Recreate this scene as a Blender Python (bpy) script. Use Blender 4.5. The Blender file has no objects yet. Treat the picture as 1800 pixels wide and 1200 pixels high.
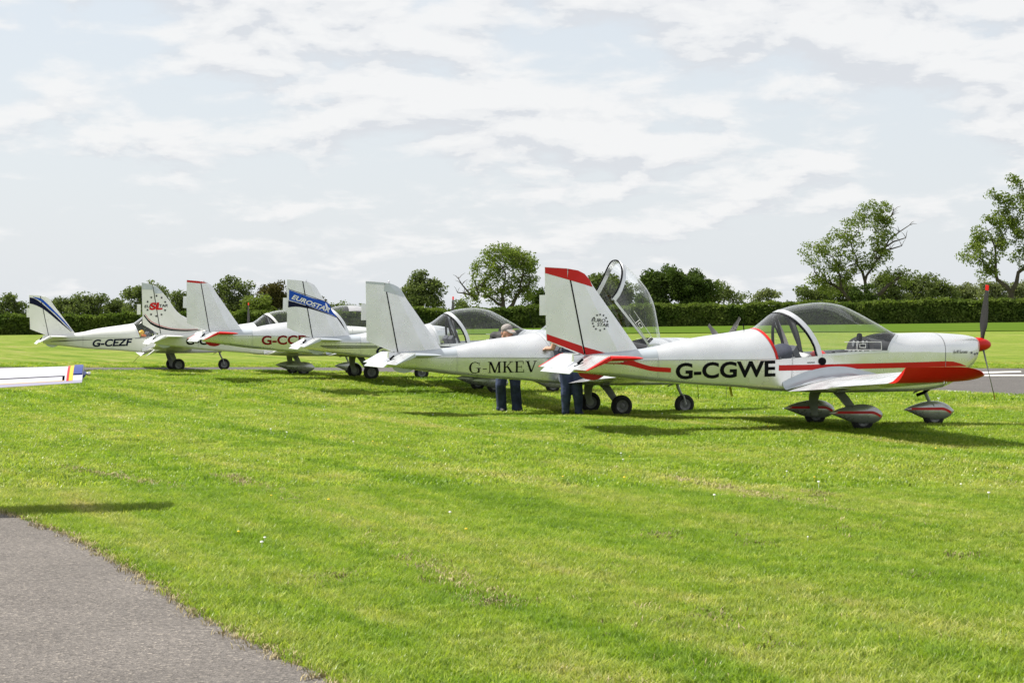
import bpy, bmesh, math, random
import numpy as np
from mathutils import Vector, Matrix, Quaternion
R = math.radians
random.seed(5)
rng = np.random.default_rng(11)
scn = bpy.context.scene
COL = scn.collection

# ------------------------------------------------------------------ camera
FPX, CAMH, HOR = 3600.0, 1.42, 561.0          # focal length in photo pixels, eye height, horizon row
cam_d = bpy.data.cameras.new('camera'); cam = bpy.data.objects.new('camera', cam_d); COL.objects.link(cam)
cam_d.sensor_width = 36.0; cam_d.lens = 72.0; cam_d.clip_start = 0.1; cam_d.clip_end = 8000
cam.location = (0, 0, CAMH); cam.rotation_euler = (R(90) - math.atan(39.0 / FPX), 0, 0)
scn.camera = cam

# ------------------------------------------------------------------ sky and sun
SUN_EL, SUN_AZ = R(54), R(16)                  # azimuth: sun stands left of the view, a little beyond the aircraft
sdir = Vector((-math.cos(SUN_AZ) * math.cos(SUN_EL), math.sin(SUN_AZ) * math.cos(SUN_EL), math.sin(SUN_EL)))
world = bpy.data.worlds.new('World'); scn.world = world; world.use_nodes = True
wt = world.node_tree; wt.nodes.clear()
def N(t, kind, **kw):
    n = t.nodes.new(kind)
    for k, v in kw.items(): setattr(n, k, v)
    return n
def mth(t, op, a, b=None, c=None):
    n = N(t, 'ShaderNodeMath', operation=op)
    for i, v in enumerate((a, b, c)):
        if v is None: continue
        if isinstance(v, (int, float)): n.inputs[i].default_value = v
        else: t.links.new(v, n.inputs[i])
    return n.outputs[0]
def ramp(t, fac, stops, interp='LINEAR'):
    n = N(t, 'ShaderNodeValToRGB'); n.color_ramp.interpolation = interp
    el = n.color_ramp.elements
    while len(el) < len(stops): el.new(0.5)
    for e, (p, c) in zip(el, stops):
        e.position = p; e.color = c if len(c) == 4 else (*c, 1)
    t.links.new(fac, n.inputs[0]); return n.outputs[0]
def mixc(t, fac, a, b, mode='MIX'):
    n = N(t, 'ShaderNodeMix', data_type='RGBA', blend_type=mode)
    for i, v in ((0, fac), (6, a), (7, b)):
        if isinstance(v, (int, float)): n.inputs[i].default_value = v
        elif isinstance(v, tuple): n.inputs[i].default_value = (*v, 1) if len(v) == 3 else v
        else: t.links.new(v, n.inputs[i])
    return n.outputs[2]
def noise(t, vec, scale, detail=4, rough=.5, dist=0.0):
    n = N(t, 'ShaderNodeTexNoise'); n.inputs['Scale'].default_value = scale; n.inputs['Detail'].default_value = detail
    n.inputs['Roughness'].default_value = rough; n.inputs['Distortion'].default_value = dist
    if vec is not None: t.links.new(vec, n.inputs['Vector'])
    return n.outputs['Fac']
def build_world():
    t = wt
    out = N(t, 'ShaderNodeOutputWorld'); bg = N(t, 'ShaderNodeBackground'); bg.inputs[1].default_value = 0.1
    sky = N(t, 'ShaderNodeTexSky', sky_type='NISHITA', sun_disc=False)
    sky.sun_elevation = SUN_EL; sky.sun_rotation = math.atan2(sdir.x, sdir.y)
    sky.air_density = 1.0; sky.dust_density = 2.0; sky.altitude = 30
    tc = N(t, 'ShaderNodeTexCoord'); sp = N(t, 'ShaderNodeSeparateXYZ'); t.links.new(tc.outputs['Generated'], sp.inputs[0])
    zp = mth(t, 'MAXIMUM', sp.outputs[2], 0.0); zz = mth(t, 'ADD', zp, 0.26)
    cx = mth(t, 'DIVIDE', sp.outputs[0], zz); cy = mth(t, 'DIVIDE', sp.outputs[1], zz)
    def density(k):                                        # broken layer plus small cumulus, sampled at a scaled sky position
        cb = N(t, 'ShaderNodeCombineXYZ'); t.links.new(mth(t, 'MULTIPLY', cx, k), cb.inputs[0]); t.links.new(mth(t, 'MULTIPLY', cy, k), cb.inputs[1]); cb.inputs[2].default_value = 5.3
        n1 = noise(t, cb.outputs[0], 2.3, 6, .55, .2); n2 = noise(t, cb.outputs[0], 7.5, 8, .56, .25)
        return mth(t, 'ADD', mth(t, 'MULTIPLY', n1, .58), mth(t, 'MULTIPLY', n2, .42))
    m0, m1 = density(1.0), density(.978)
    m = mth(t, 'ADD', m0, ramp(t, zp, [(0, (.0, .0, .0)), (.16, (.10, .10, .10)), (1, (.14, .14, .14))]))
    cov = ramp(t, m, [(.50, (0, 0, 0)), (.60, (1, 1, 1))], 'EASE')
    hz = ramp(t, zp, [(0.0, (1, 1, 1)), (.30, (0, 0, 0))])     # thin veil of haze towards the horizon
    veil = mixc(t, mth(t, 'ADD', .62, mth(t, 'MULTIPLY', hz, .25)), sky.outputs[0], (5.4, 5.68, 5.98))
    lit = mth(t, 'ADD', .56, mth(t, 'MULTIPLY', mth(t, 'SUBTRACT', m0, m1), 7.0))
    ccol = ramp(t, lit, [(.20, (4.75, 4.92, 5.2)), (.5, (5.75, 5.8, 5.88)), (.80, (6.15, 6.15, 6.15))], 'EASE')
    col = mixc(t, mth(t, 'MULTIPLY', cov, .85), veil, ccol)
    t.links.new(col, bg.inputs[0]); t.links.new(bg.outputs[0], out.inputs[0])
build_world()
sun_d = bpy.data.lights.new('sun', 'SUN'); sun_d.energy = 5.0; sun_d.angle = R(0.6); sun_d.color = (1, .955, .88)
sun = bpy.data.objects.new('sun', sun_d); COL.objects.link(sun); sun.rotation_euler = sdir.to_track_quat('Z', 'Y').to_euler()
sun.location = sdir * 60
vs = scn.view_settings; vs.view_transform = 'Standard'; vs.look = 'None'; vs.gamma = 1; vs.use_curve_mapping = False
vs.exposure = 0.6
scn.cycles.use_denoising = True; scn.cycles.denoiser = 'OPENIMAGEDENOISE'; scn.cycles.denoising_input_passes = 'RGB_ALBEDO_NORMAL'; scn.cycles.denoising_prefilter = 'ACCURATE'
scn.cycles.max_bounces = 8; scn.cycles.sample_clamp_indirect = 2.0; scn.cycles.caustics_reflective = False; scn.cycles.caustics_refractive = False; scn.cycles.blur_glossy = 1.0; scn.cycles.transparent_max_bounces = 24

# ------------------------------------------------------------------ terrain
CTRL = [(4.28, 26.81, 0.0), (1.52, 33.09, -.111), (-.51, 40.4, -.004), (-3.33, 45.76, .096), (-5.41, 51.84, .018), (-9.4, 57.23, 0.0),
        (0.0, 33.8, -.12), (.95, 31.9, -.10)]
_c = np.array([c[:2] for c in CTRL]); _S = 3.3
_G = np.exp(-((_c[:, None] - _c[None]) ** 2).sum(-1) / (2 * _S * _S))
_w = np.linalg.solve(_G + 1e-3 * np.eye(len(CTRL)), np.array([c[2] for c in CTRL]))
def terr(x, y):
    x = np.asarray(x, float); y = np.asarray(y, float)
    z = np.zeros(np.broadcast(x, y).shape)
    for (cx, cy), w in zip(_c, _w): z = z + w * np.exp(-((x - cx) ** 2 + (y - cy) ** 2) / (2 * _S * _S))
    f = np.clip((y - 62) / 138.0, 0, 1); xx = np.clip(x, -75, 75)
    return z + f * (.475 + .0123 * xx) + .012 * np.sin(x * .9 + y * .35) * np.sin(y * .6 - x * .3) * (y > 6)
def T(x, y): return float(terr(x, y))
def ground_px(u, v, z=0.0):                     # photo pixel -> point on level ground
    D = FPX * (CAMH - z) / (v - HOR); return ((u - 900) * D / FPX, D)

# ------------------------------------------------------------------ helpers
def tag(o, label=None, cat=None, group=None, kind=None):
    for k, v in (('label', label), ('category', cat), ('group', group), ('kind', kind)):
        if v: o[k] = v
    return o
def empty(name, loc=(0, 0, 0), rot=(0, 0, 0)):
    o = bpy.data.objects.new(name, None); COL.objects.link(o); o.location = loc; o.rotation_euler = rot
    o.empty_display_size = .3; return o
def mesh(name, v, f, smooth=True, ang=35):
    me = bpy.data.meshes.new(name); me.from_pydata([tuple(map(float, p)) for p in v], [], f); me.update()
    if smooth and len(me.polygons):
        me.shade_smooth(); me.set_sharp_from_angle(angle=R(ang))
    return me
def put(name, me, m, parent=None, loc=None):
    o = bpy.data.objects.new(name, me); COL.objects.link(o)
    if m is not None:
        if not me.materials: me.materials.append(m)
        o.material_slots[0].link = 'OBJECT'; o.material_slots[0].material = m
    if parent is not None: o.parent = parent
    if loc is not None: o.location = loc
    return o
class MB:
    def __init__(s): s.v = []; s.f = []
    def add(s, v, f):
        b = len(s.v); s.v += [tuple(p) for p in v]; s.f += [tuple(i + b for i in q) for q in f]; return s
    def grid(s, P, cu=False, cv=False):           # P[i][j]
        nu, nv = len(P), len(P[0]); f = []
        for i in range(nu - (0 if cu else 1)):
            for j in range(nv - (0 if cv else 1)):
                a, b = i, (i + 1) % nu; c, d = j, (j + 1) % nv
                f.append((a * nv + c, a * nv + d, b * nv + d, b * nv + c))
        return s.add([p for r in P for p in r], f)
    def cap(s, ring): return s.add(ring, [tuple(range(len(ring)))])
    def box(s, c, d, rot=None):
        v = [Vector((sx * d[0] / 2, sy * d[1] / 2, sz * d[2] / 2)) for sx in (-1, 1) for sy in (-1, 1) for sz in (-1, 1)]
        if rot is not None: v = [rot @ p for p in v]
        v = [p + Vector(c) for p in v]
        return s.add(v, [(0, 1, 3, 2), (4, 6, 7, 5), (0, 4, 5, 1), (2, 3, 7, 6), (0, 2, 6, 4), (1, 5, 7, 3)])
    def tube(s, pts, rad, n=8, caps=True):
        pts = [Vector(p) for p in pts]; rad = rad if isinstance(rad, (list, tuple)) else [rad] * len(pts)
        P = []; up = None
        for i, p in enumerate(pts):
            d = (pts[min(i + 1, len(pts) - 1)] - pts[max(i - 1, 0)]).normalized()
            if up is None: up = Vector((0, 0, 1)) if abs(d.z) < .9 else Vector((1, 0, 0))
            a = d.cross(up).normalized(); b = a.cross(d).normalized(); up = b
            P.append([p + (a * math.cos(k * 2 * math.pi / n) + b * math.sin(k * 2 * math.pi / n)) * rad[i] for k in range(n)])
        s.grid(P, cv=True)
        if caps: s.cap(P[0][::-1]); s.cap(P[-1])
        return s
    def lathe(s, prof, axis='y', n=24, c=(0, 0, 0)):   # prof: (r, h) along axis
        P = []
        for r, hh in prof:
            row = []
            for k in range(n):
                a = 2 * math.pi * k / n; u, w = r * math.cos(a), r * math.sin(a)
                row.append({'y': (c[0] + u, c[1] + hh, c[2] + w), 'x': (c[0] + hh, c[1] + u, c[2] + w), 'z': (c[0] + u, c[1] + w, c[2] + hh)}[axis])
            P.append(row)
        return s.grid(P, cv=True)
    def me(s, name, smooth=True, ang=35): return mesh(name, s.v, s.f, smooth, ang)
def interp(tab):
    xs = np.array([a for a, b in tab], float); ys = np.array([b for a, b in tab], float)
    d = np.diff(ys) / np.diff(xs); m = np.zeros(len(xs)); m[0], m[-1] = d[0], d[-1]
    for i in range(1, len(xs) - 1): m[i] = 0 if d[i - 1] * d[i] <= 0 else 2 * d[i - 1] * d[i] / (d[i - 1] + d[i])
    def g(x):
        i = int(np.clip(np.searchsorted(xs, x) - 1, 0, len(xs) - 2)); hh = xs[i + 1] - xs[i]; t = min(max((x - xs[i]) / hh, 0), 1)
        return ((1 + 2 * t) * (1 - t) ** 2 * ys[i] + t * (1 - t) ** 2 * hh * m[i] + t * t * (3 - 2 * t) * ys[i + 1] + t * t * (t - 1) * hh * m[i + 1])
    return g

# ------------------------------------------------------------------ materials
MATS = {}
def mat(name, col, rough=.5, metal=0.0, spec=.5, var=0.0, vscale=6, bump=0.0, bscale=8, coat=0.0, rvar=0.0):
    m = bpy.data.materials.new(name); m.use_nodes = True; t = m.node_tree; b = t.nodes['Principled BSDF']
    b.inputs['Base Color'].default_value = (*col, 1); b.inputs['Roughness'].default_value = rough; b.inputs['Metallic'].default_value = metal
    b.inputs['Specular IOR Level'].default_value = spec; b.inputs['Coat Weight'].default_value = coat; b.inputs['Coat Roughness'].default_value = .08
    if var or bump or rvar:
        tc = N(t, 'ShaderNodeTexCoord'); v = tc.outputs['Object']
        if var:
            n = noise(t, v, vscale, 6, .6)
            t.links.new(ramp(t, n, [(.3, tuple(c * (1 - var) for c in col)), (.7, tuple(min(1, c * (1 + var)) for c in col))]), b.inputs['Base Color'])
        if rvar:
            n = noise(t, v, 3.3, 5, .6); t.links.new(ramp(t, n, [(.3, (max(.02, rough - rvar),) * 3), (.7, (rough + rvar,) * 3)]), b.inputs['Roughness'])
        if bump:
            bp = N(t, 'ShaderNodeBump'); bp.inputs['Strength'].default_value = bump; bp.inputs['Distance'].default_value = .02
            t.links.new(noise(t, v, bscale, 3, .5), bp.inputs['Height']); t.links.new(bp.outputs[0], b.inputs['Normal'])
    MATS[name] = m; return m
ALU = mat('aluminium_skin', (.75, .76, .77), .26, .70, .5, .06, 3, .05, 2.0, rvar=.08)
ALU2 = mat('brushed_aluminium', (.66, .68, .70), .36, .75, .5, .05, 9, .08, 3, rvar=.06)
FAIR = mat('silver_fairing_paint', (.50, .54, .58), .34, .45, .5, .05, 6, rvar=.06)
SPAT = mat('silver_spat_paint', (.44, .45, .455), .30, .6, .5, .07, 9, rvar=.08)
WHITE = mat('white_paint', (.70, .70, .685), .25, 0, .5, .03, 5, .04, 2.5, .25, .05)
OFFW = mat('off_white_paint', (.78, .78, .75), .3, .15, .5, .03, 5, .05, 2.5, rvar=.05)
RED = mat('red_paint', (.55, .010, .008), .35, 0, .3, .06, 5)
BLACK = mat('black_vinyl', (.005, .0055, .007), .6, 0, .08)
NAVY = mat('navy_vinyl', (.005, .008, .032), .5, 0, .12)
BLUE = mat('blue_vinyl', (.010, .075, .46), .45, 0, .2)
MAROON = mat('dark_red_vinyl', (.19, .005, .006), .5, 0, .12)
LETW = mat('white_lettering', (.78, .78, .76), .4)
SEAM = mat('dark_seam', (.24, .245, .25), .6)
RUBBER = mat('tyre_rubber', (.022, .022, .023), .8, 0, .3, .25, 20)
RIM = mat('wheel_rim', (.17, .175, .175), .5, .4, .5, .1, 30)
LEG = mat('gear_leg_paint', (.34, .36, .33), .45, .2, .5, .1, 12)
DARK = mat('cockpit_black', (.02, .02, .022), .6)
GREYP = mat('instrument_grey', (.16, .17, .18), .5)
SEATM = mat('seat_fabric', (.06, .065, .08), .85, var=.2, vscale=25)
PROP = mat('propeller_composite', (.022, .021, .020), .42, 0, .5, .2, 10)
CHROME = mat('polished_metal', (.75, .75, .75), .15, 1)
YEL = mat('yellow_paint', (.75, .42, .02), .4)
ORANGE = mat('orange_cloth', (.62, .16, .03), .7, var=.2, vscale=30)
PAPER = mat('paper_white', (.72, .72, .70), .7, var=.1, vscale=30)
STRAP = mat('yellow_strap', (.55, .50, .03), .6)
SHADE = mat('grey_sunshade', (.42, .41, .42), .55, .2, .5, .08, 10)
CLOTHN = mat('navy_cloth', (.022, .026, .05), .85, var=.3, vscale=22)
def glass(name, tint=(.96, .975, .98), glossy=.06):
    m = bpy.data.materials.new(name); m.use_nodes = True; t = m.node_tree; t.nodes.clear()
    o = N(t, 'ShaderNodeOutputMaterial'); mx = N(t, 'ShaderNodeMixShader'); tr = N(t, 'ShaderNodeBsdfTransparent'); gl = N(t, 'ShaderNodeBsdfGlossy')
    tr.inputs[0].default_value = (*tint, 1); gl.inputs['Roughness'].default_value = glossy; gl.inputs[0].default_value = (1, 1, 1, 1)
    fr = N(t, 'ShaderNodeLayerWeight'); fr.inputs[0].default_value = .5
    tc = N(t, 'ShaderNodeTexCoord'); bp = N(t, 'ShaderNodeBump'); bp.inputs['Strength'].default_value = .12; bp.inputs['Distance'].default_value = .02
    t.links.new(noise(t, tc.outputs['Object'], 3.5, 2), bp.inputs['Height']); t.links.new(bp.outputs[0], gl.inputs['Normal']); t.links.new(bp.outputs[0], fr.inputs['Normal'])
    t.links.new(mth(t, 'ADD', .045, mth(t, 'MULTIPLY', mth(t, 'POWER', fr.outputs['Facing'], 4.5), .9)), mx.inputs[0]); t.links.new(tr.outputs[0], mx.inputs[1]); t.links.new(gl.outputs[0], mx.inputs[2]); t.links.new(mx.outputs[0], o.inputs[0])
    return m
GLASS = glass('canopy_perspex')

STRIPE_DIR = Vector((3.1, -7.2, 0)).normalized()
def lawn_colour(t, light=1.0, sat=1.0):
    """mown-lawn colour from world position: stripes along the mower's run, yellowish and lush patches"""
    g = N(t, 'ShaderNodeNewGeometry'); pos = g.outputs['Position']
    dx, dy = STRIPE_DIR.x, STRIPE_DIR.y
    sp = N(t, 'ShaderNodeSeparateXYZ'); t.links.new(pos, sp.inputs[0])
    along = mth(t, 'ADD', mth(t, 'MULTIPLY', sp.outputs[0], dx), mth(t, 'MULTIPLY', sp.outputs[1], dy))
    acr = mth(t, 'ADD', mth(t, 'MULTIPLY', sp.outputs[0], -dy), mth(t, 'MULTIPLY', sp.outputs[1], dx))
    cb = N(t, 'ShaderNodeCombineXYZ'); t.links.new(mth(t, 'MULTIPLY', along, .10), cb.inputs[0]); t.links.new(mth(t, 'MULTIPLY', acr, 1.15), cb.inputs[1])
    nst = noise(t, cb.outputs[0], 1.0, 4, .55, .3)
    cb2 = N(t, 'ShaderNodeCombineXYZ'); t.links.new(mth(t, 'MULTIPLY', along, .5), cb2.inputs[0]); t.links.new(mth(t, 'MULTIPLY', acr, 3.2), cb2.inputs[1])
    nst2 = noise(t, cb2.outputs[0], 1.0, 4, .6, .3)
    npa = noise(t, pos, .13, 5, .62, .2); npb = noise(t, pos, 1.9, 5, .62)
    v = mth(t, 'ADD', mth(t, 'MULTIPLY', nst, .46), mth(t, 'MULTIPLY', npa, .18))
    v = mth(t, 'ADD', v, mth(t, 'MULTIPLY', nst2, .20)); v = mth(t, 'ADD', v, mth(t, 'MULTIPLY', npb, .20))
    L = light
    c = ramp(t, v, [(.40, (.135 * L, .235 * L, .017 * L)), (.47, (.195 * L, .305 * L, .025 * L)), (.52, (.252 * L, .345 * L, .040 * L)), (.585, (.325 * L, .375 * L, .078 * L)), (.66, (.40 * L, .375 * L, .140 * L))])
    return c, pos
def ground_material():
    m = bpy.data.materials.new('mown_grass_ground'); m.use_nodes = True; t = m.node_tree; b = t.nodes['Principled BSDF']
    c, pos = lawn_colour(t, .62)
    mid = noise(t, pos, 1.1, 6, .68, .3); c = mixc(t, .8, c, ramp(t, mid, [(.32, (.68, .74, .7)), (.5, (1, 1, 1)), (.68, (1.28, 1.16, 1.3))]), 'MULTIPLY')
    fine = noise(t, pos, 14, 5, .65); fine2 = noise(t, pos, 55, 3, .6)
    c = mixc(t, .75, c, ramp(t, fine, [(.3, (.55, .55, .5)), (.5, (1, 1, 1)), (.72, (1.35, 1.3, 1.2))]), 'MULTIPLY')
    c = mixc(t, .6, c, ramp(t, fine2, [(.3, (.6, .6, .6)), (.7, (1.3, 1.3, 1.3))]), 'MULTIPLY')
    t.links.new(c, b.inputs['Base Color']); b.inputs['Roughness'].default_value = .95; b.inputs['Specular IOR Level'].default_value = .1
    bp = N(t, 'ShaderNodeBump'); bp.inputs['Strength'].default_value = .7; bp.inputs['Distance'].default_value = .05
    t.links.new(noise(t, pos, 9, 8, .7), bp.inputs['Height']); t.links.new(bp.outputs[0], b.inputs['Normal'])
    return m
def blade_material():
    m = bpy.data.materials.new('grass_blades'); m.use_nodes = True; t = m.node_tree; t.nodes.clear()
    o = N(t, 'ShaderNodeOutputMaterial'); c, pos = lawn_colour(t, 1.0)
    oi = N(t, 'ShaderNodeObjectInfo')
    c = mixc(t, .8, c, ramp(t, oi.outputs['Random'], [(0, (.38, .48, .4)), (.3, (.82, .88, .8)), (.65, (1.08, 1.06, 1.15)), (.88, (1.4, 1.25, 1.8)), (1, (2.0, 1.65, 3.4))]), 'MULTIPLY')
    d = N(t, 'ShaderNodeBsdfDiffuse'); tr = N(t, 'ShaderNodeBsdfTranslucent'); gl = N(t, 'ShaderNodeBsdfGlossy'); gl.inputs['Roughness'].default_value = .38
    t.links.new(c, d.inputs[0]); t.links.new(mixc(t, 1.0, c, (1.15, 1.2, .6), 'MULTIPLY'), tr.inputs[0])
    m1 = N(t, 'ShaderNodeMixShader'); m1.inputs[0].default_value = .48; t.links.new(d.outputs[0], m1.inputs[1]); t.links.new(tr.outputs[0], m1.inputs[2])
    m2 = N(t, 'ShaderNodeMixShader'); m2.inputs[0].default_value = .028; t.links.new(m1.outputs[0], m2.inputs[1]); t.links.new(gl.outputs[0], m2.inputs[2])
    t.links.new(m2.outputs[0], o.inputs[0]); return m
def asphalt_material(name, base, warm):
    m = bpy.data.materials.new(name); m.use_nodes = True; t = m.node_tree; b = t.nodes['Principled BSDF']
    g = N(t, 'ShaderNodeNewGeometry'); pos = g.outputs['Position']
    big = noise(t, pos, .9, 5, .6); v = N(t, 'ShaderNodeTexVoronoi'); v.inputs['Scale'].default_value = 95; t.links.new(pos, v.inputs['Vector'])
    c = ramp(t, big, [(.3, tuple(base * w * .86 for w in warm)), (.7, tuple(base * w * 1.12 for w in warm))])
    sep = N(t, 'ShaderNodeSeparateColor'); t.links.new(v.outputs['Color'], sep.inputs[0])
    c = mixc(t, .85, c, ramp(t, sep.outputs[0], [(0, (.45, .45, .45)), (.35, (.85, .85, .85)), (.8, (1.15, 1.15, 1.15)), (.93, (1.5, 1.48, 1.42)), (1, (2.3, 2.25, 2.1))]), 'MULTIPLY')
    t.links.new(c, b.inputs['Base Color']); b.inputs['Roughness'].default_value = .9; b.inputs['Specular IOR Level'].default_value = .2
    bp = N(t, 'ShaderNodeBump'); bp.inputs['Strength'].default_value = .8; bp.inputs['Distance'].default_value = .006
    t.links.new(v.outputs['Distance'], bp.inputs['Height']); t.links.new(bp.outputs[0], b.inputs['Normal'])
    return m
def leaf_material(name, c0, c1, trans=.3):
    m = bpy.data.materials.new(name); m.use_nodes = True; t = m.node_tree; t.nodes.clear()
    o = N(t, 'ShaderNodeOutputMaterial'); g = N(t, 'ShaderNodeNewGeometry')
    n1 = noise(t, g.outputs['Position'], .55, 4, .6); c = ramp(t, n1, [(.35, c0), (.65, c1)])
    c = mixc(t, .6, c, ramp(t, g.outputs['Random Per Island'], [(0, (.65, .68, .6)), (1, (1.35, 1.3, 1.25))]), 'MULTIPLY')
    d = N(t, 'ShaderNodeBsdfDiffuse'); tr = N(t, 'ShaderNodeBsdfTranslucent'); mx = N(t, 'ShaderNodeMixShader'); mx.inputs[0].default_value = trans
    t.links.new(c, d.inputs[0]); t.links.new(mixc(t, 1, c, (1.15, 1.25, .6), 'MULTIPLY'), tr.inputs[0]); t.links.new(d.outputs[0], mx.inputs[1]); t.links.new(tr.outputs[0], mx.inputs[2]); t.links.new(mx.outputs[0], o.inputs[0])
    return m
GROUND = ground_material(); BLADE = blade_material()
TARMAC = asphalt_material('path_asphalt', .125, (1.10, 1.0, .92)); RUNWAY = asphalt_material('runway_asphalt', .10, (1.06, 1.0, .95))
LINE = mat('painted_line', (.72, .71, .66), .7, var=.12, vscale=9)
LEAF_ASH = leaf_material('ash_leaves', (.12, .165, .038), (.18, .225, .065), .45)
LEAF_OAK = leaf_material('oak_leaves', (.044, .074, .022), (.085, .122, .036), .33)
LEAF_MIX = leaf_material('mixed_leaves', (.092, .122, .048), (.145, .178, .075), .4)
LEAF_PALE = leaf_material('willow_leaves', (.15, .175, .09), (.20, .22, .125), .38)
LEAF_HEDGE = leaf_material('hedge_leaves', (.062, .10, .024), (.15, .195, .048), .34)
LEAF_RED = leaf_material('bronze_leaves', (.060, .062, .022), (.095, .085, .035), .3)
BARK = mat('bark', (.075, .065, .05), .95, 0, .2, .3, 3)
DEAD = mat('dead_wood', (.14, .12, .10), .95, 0, .2, .3, 3)

# ------------------------------------------------------------------ ground, roads
def build_ground():
    ys = np.concatenate([np.arange(-24, 66, 1.0), 66 + np.cumsum(np.linspace(1.5, 12, 40)), [420, 560, 800, 1200, 2000, 3500]])
    ss = np.linspace(-1, 1, 121); v = []
    for y in ys:
        hw = 26 + .75 * max(y, 0)
        for s_ in ss: v.append((s_ * hw, y))
    v = np.array(v); z = terr(v[:, 0], v[:, 1]); n = len(ss); f = []
    for i in range(len(ys) - 1):
        for j in range(n - 1): f.append((i * n + j, i * n + j + 1, (i + 1) * n + j + 1, (i + 1) * n + j))
    o = put('ground', mesh('ground', np.c_[v, z], f, True, 60), GROUND); tag(o, 'broad mown grass airfield with worn yellowish mower runs', 'lawn', kind='structure'); return o
build_ground()
def sheet(name, poly, m, dz, step=1.2):
    """flat polygon cut into cells so that it follows the terrain"""
    bm = bmesh.new(); bm.faces.new([bm.verts.new((x, y, 0)) for x, y in poly])
    for ax in (0, 1):
        lo = min(p[ax] for p in poly); hi = max(p[ax] for p in poly); k = lo + step
        while k < hi:
            co = (k, 0, 0) if ax == 0 else (0, k, 0); no = (1, 0, 0) if ax == 0 else (0, 1, 0)
            bmesh.ops.bisect_plane(bm, geom=bm.verts[:] + bm.edges[:] + bm.faces[:], plane_co=co, plane_no=no); k += step
    for vv in bm.verts: vv.co.z = T(vv.co.x, vv.co.y) + dz
    me = bpy.data.meshes.new(name); bm.to_mesh(me); bm.free(); me.shade_smooth()
    return put(name, me, m)
edge_px = [(0, 897), (30, 906), (60, 917), (90, 931), (120, 942), (160, 961), (200, 985), (250, 1013), (300, 1043), (350, 1077), (400, 1106), (450, 1130), (500, 1156), (545, 1178), (590, 1200)]
PATH_EDGE = [(-14, 25), (-8.6, 20.6), (-6, 18.2), (-4.7, 16.6)] + [ground_px(*p) for p in edge_px] + [(-.1, 6.2), (.9, 3.0), (2.0, -2), (3, -10)]
def wob(p, i): return (p[0] + .02 * math.sin(i * 2.3), p[1] + .02 * math.cos(i * 3.1))
fine_edge = []
for a, b in zip(PATH_EDGE[:-1], PATH_EDGE[1:]):
    k = max(1, int(math.dist(a, b) / .12))
    for i in range(k): fine_edge.append((a[0] + (b[0] - a[0]) * i / k + random.uniform(-.018, .018), a[1] + (b[1] - a[1]) * i / k + random.uniform(-.018, .018)))
PATH_POLY = fine_edge + [(-24, -10), (-24, 25)]
tag(sheet('path', PATH_POLY, TARMAC, .006, 1.0), 'grey asphalt path curving along the near grass edge', 'path', kind='structure')
RUN_POLY = [(-42, 57.5), (-20, 56.8), (-12, 56.3), (-6, 56.0), (-2.5, 54.2), (1.5, 50), (5, 45.6), (7.95, 41.4), (9.5, 37.2), (11.2, 31.5), (14, 24), (22, 24), (34, 40), (34, 58.6), (20, 58.8), (-5, 60.2), (-42, 61.3)]
tag(sheet('runway', RUN_POLY, RUNWAY, .006, 1.5), 'dark asphalt taxiway widening beyond the parked aircraft', 'taxiway', kind='structure')
def line_px(name, pts, label):
    tag(sheet(name, [ground_px(*p) for p in pts], LINE, .011, 2.0), label, 'marking', kind='structure')
line_px('painted_line', [(1690, 655.5), (1794, 652.2), (1796, 654.2), (1690, 658)], 'broad white painted bar across the taxiway')
line_px('painted_line', [(1600, 659.8), (1900, 658.3), (1900, 660.0), (1600, 661.6)], 'thin long white painted line across the taxiway')
for k, (a, b, va, vb) in enumerate([(1594, 1617, 683.0, 684.3), (1664, 1703, 686.6, 688.6), (1737, 1784, 691.6, 694.4), (1815, 1870, 696.4, 699.8)]):
    line_px('painted_dash', [(a, va), (b, vb), (b, vb + 1.6), (a, va + 1.6)], 'short cream painted dashes along the taxiway edge')
CROP = leaf_material('young_crop', (.075, .135, .018), (.095, .155, .022), .2)
cropo = sheet('field', [(-6, 152), (8, 149), (70, 143), (90, 143), (90, 199), (-14, 199)], CROP, .05, 6.0)
tag(cropo, 'strip of brighter green crop in front of the hedge', 'field', kind='structure')

# ------------------------------------------------------------------ aircraft geometry (metres, x forward, y to port, z up)
zt = interp([(-3.62, .98), (-3.2, 1.0), (-2.7, 1.043), (-2.12, 1.165), (-1.33, 1.281), (-1.2, 1.302), (-.85, 1.53), (-.55, 1.615), (-.24, 1.642), (-.02, 1.61), (.16, 1.535), (.44, 1.39), (.74, 1.243), (.8, 1.24), (1.19, 1.247), (1.69, 1.224), (1.88, 1.195), (1.96, 1.165)])
ztm = interp([(-3.62, .98), (-3.2, 1.0), (-2.7, 1.043), (-2.12, 1.165), (-1.33, 1.281), (-1.2, 1.302), (-1.0, 1.33), (0.3, 1.25), (.74, 1.243), (.8, 1.24), (1.19, 1.247), (1.69, 1.224), (1.88, 1.195), (1.96, 1.165)])
zs = interp([(-3.62, .885), (-2.7, .905), (-1.1, .915), (-.49, .955), (.46, 1.0), (1.0, 1.0), (1.3, .99), (1.7, 1.0), (1.96, 1.06)])
zb = interp([(-3.62, .755), (-2.45, .617), (-1.5, .553), (-.9, .503), (-.2, .48), (.8, .485), (1.3, .53), (1.6, .62), (1.82, .77), (1.92, .90), (1.96, 1.0)])
wd = interp([(-3.62, .055), (-3.4, .08), (-2.7, .205), (-2.0, .335), (-1.2, .485), (-.5, .535), (.3, .535), (.8, .50), (1.3, .45), (1.65, .37), (1.85, .25), (1.93, .155), (1.96, .11)])
NE = 2.35
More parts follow.
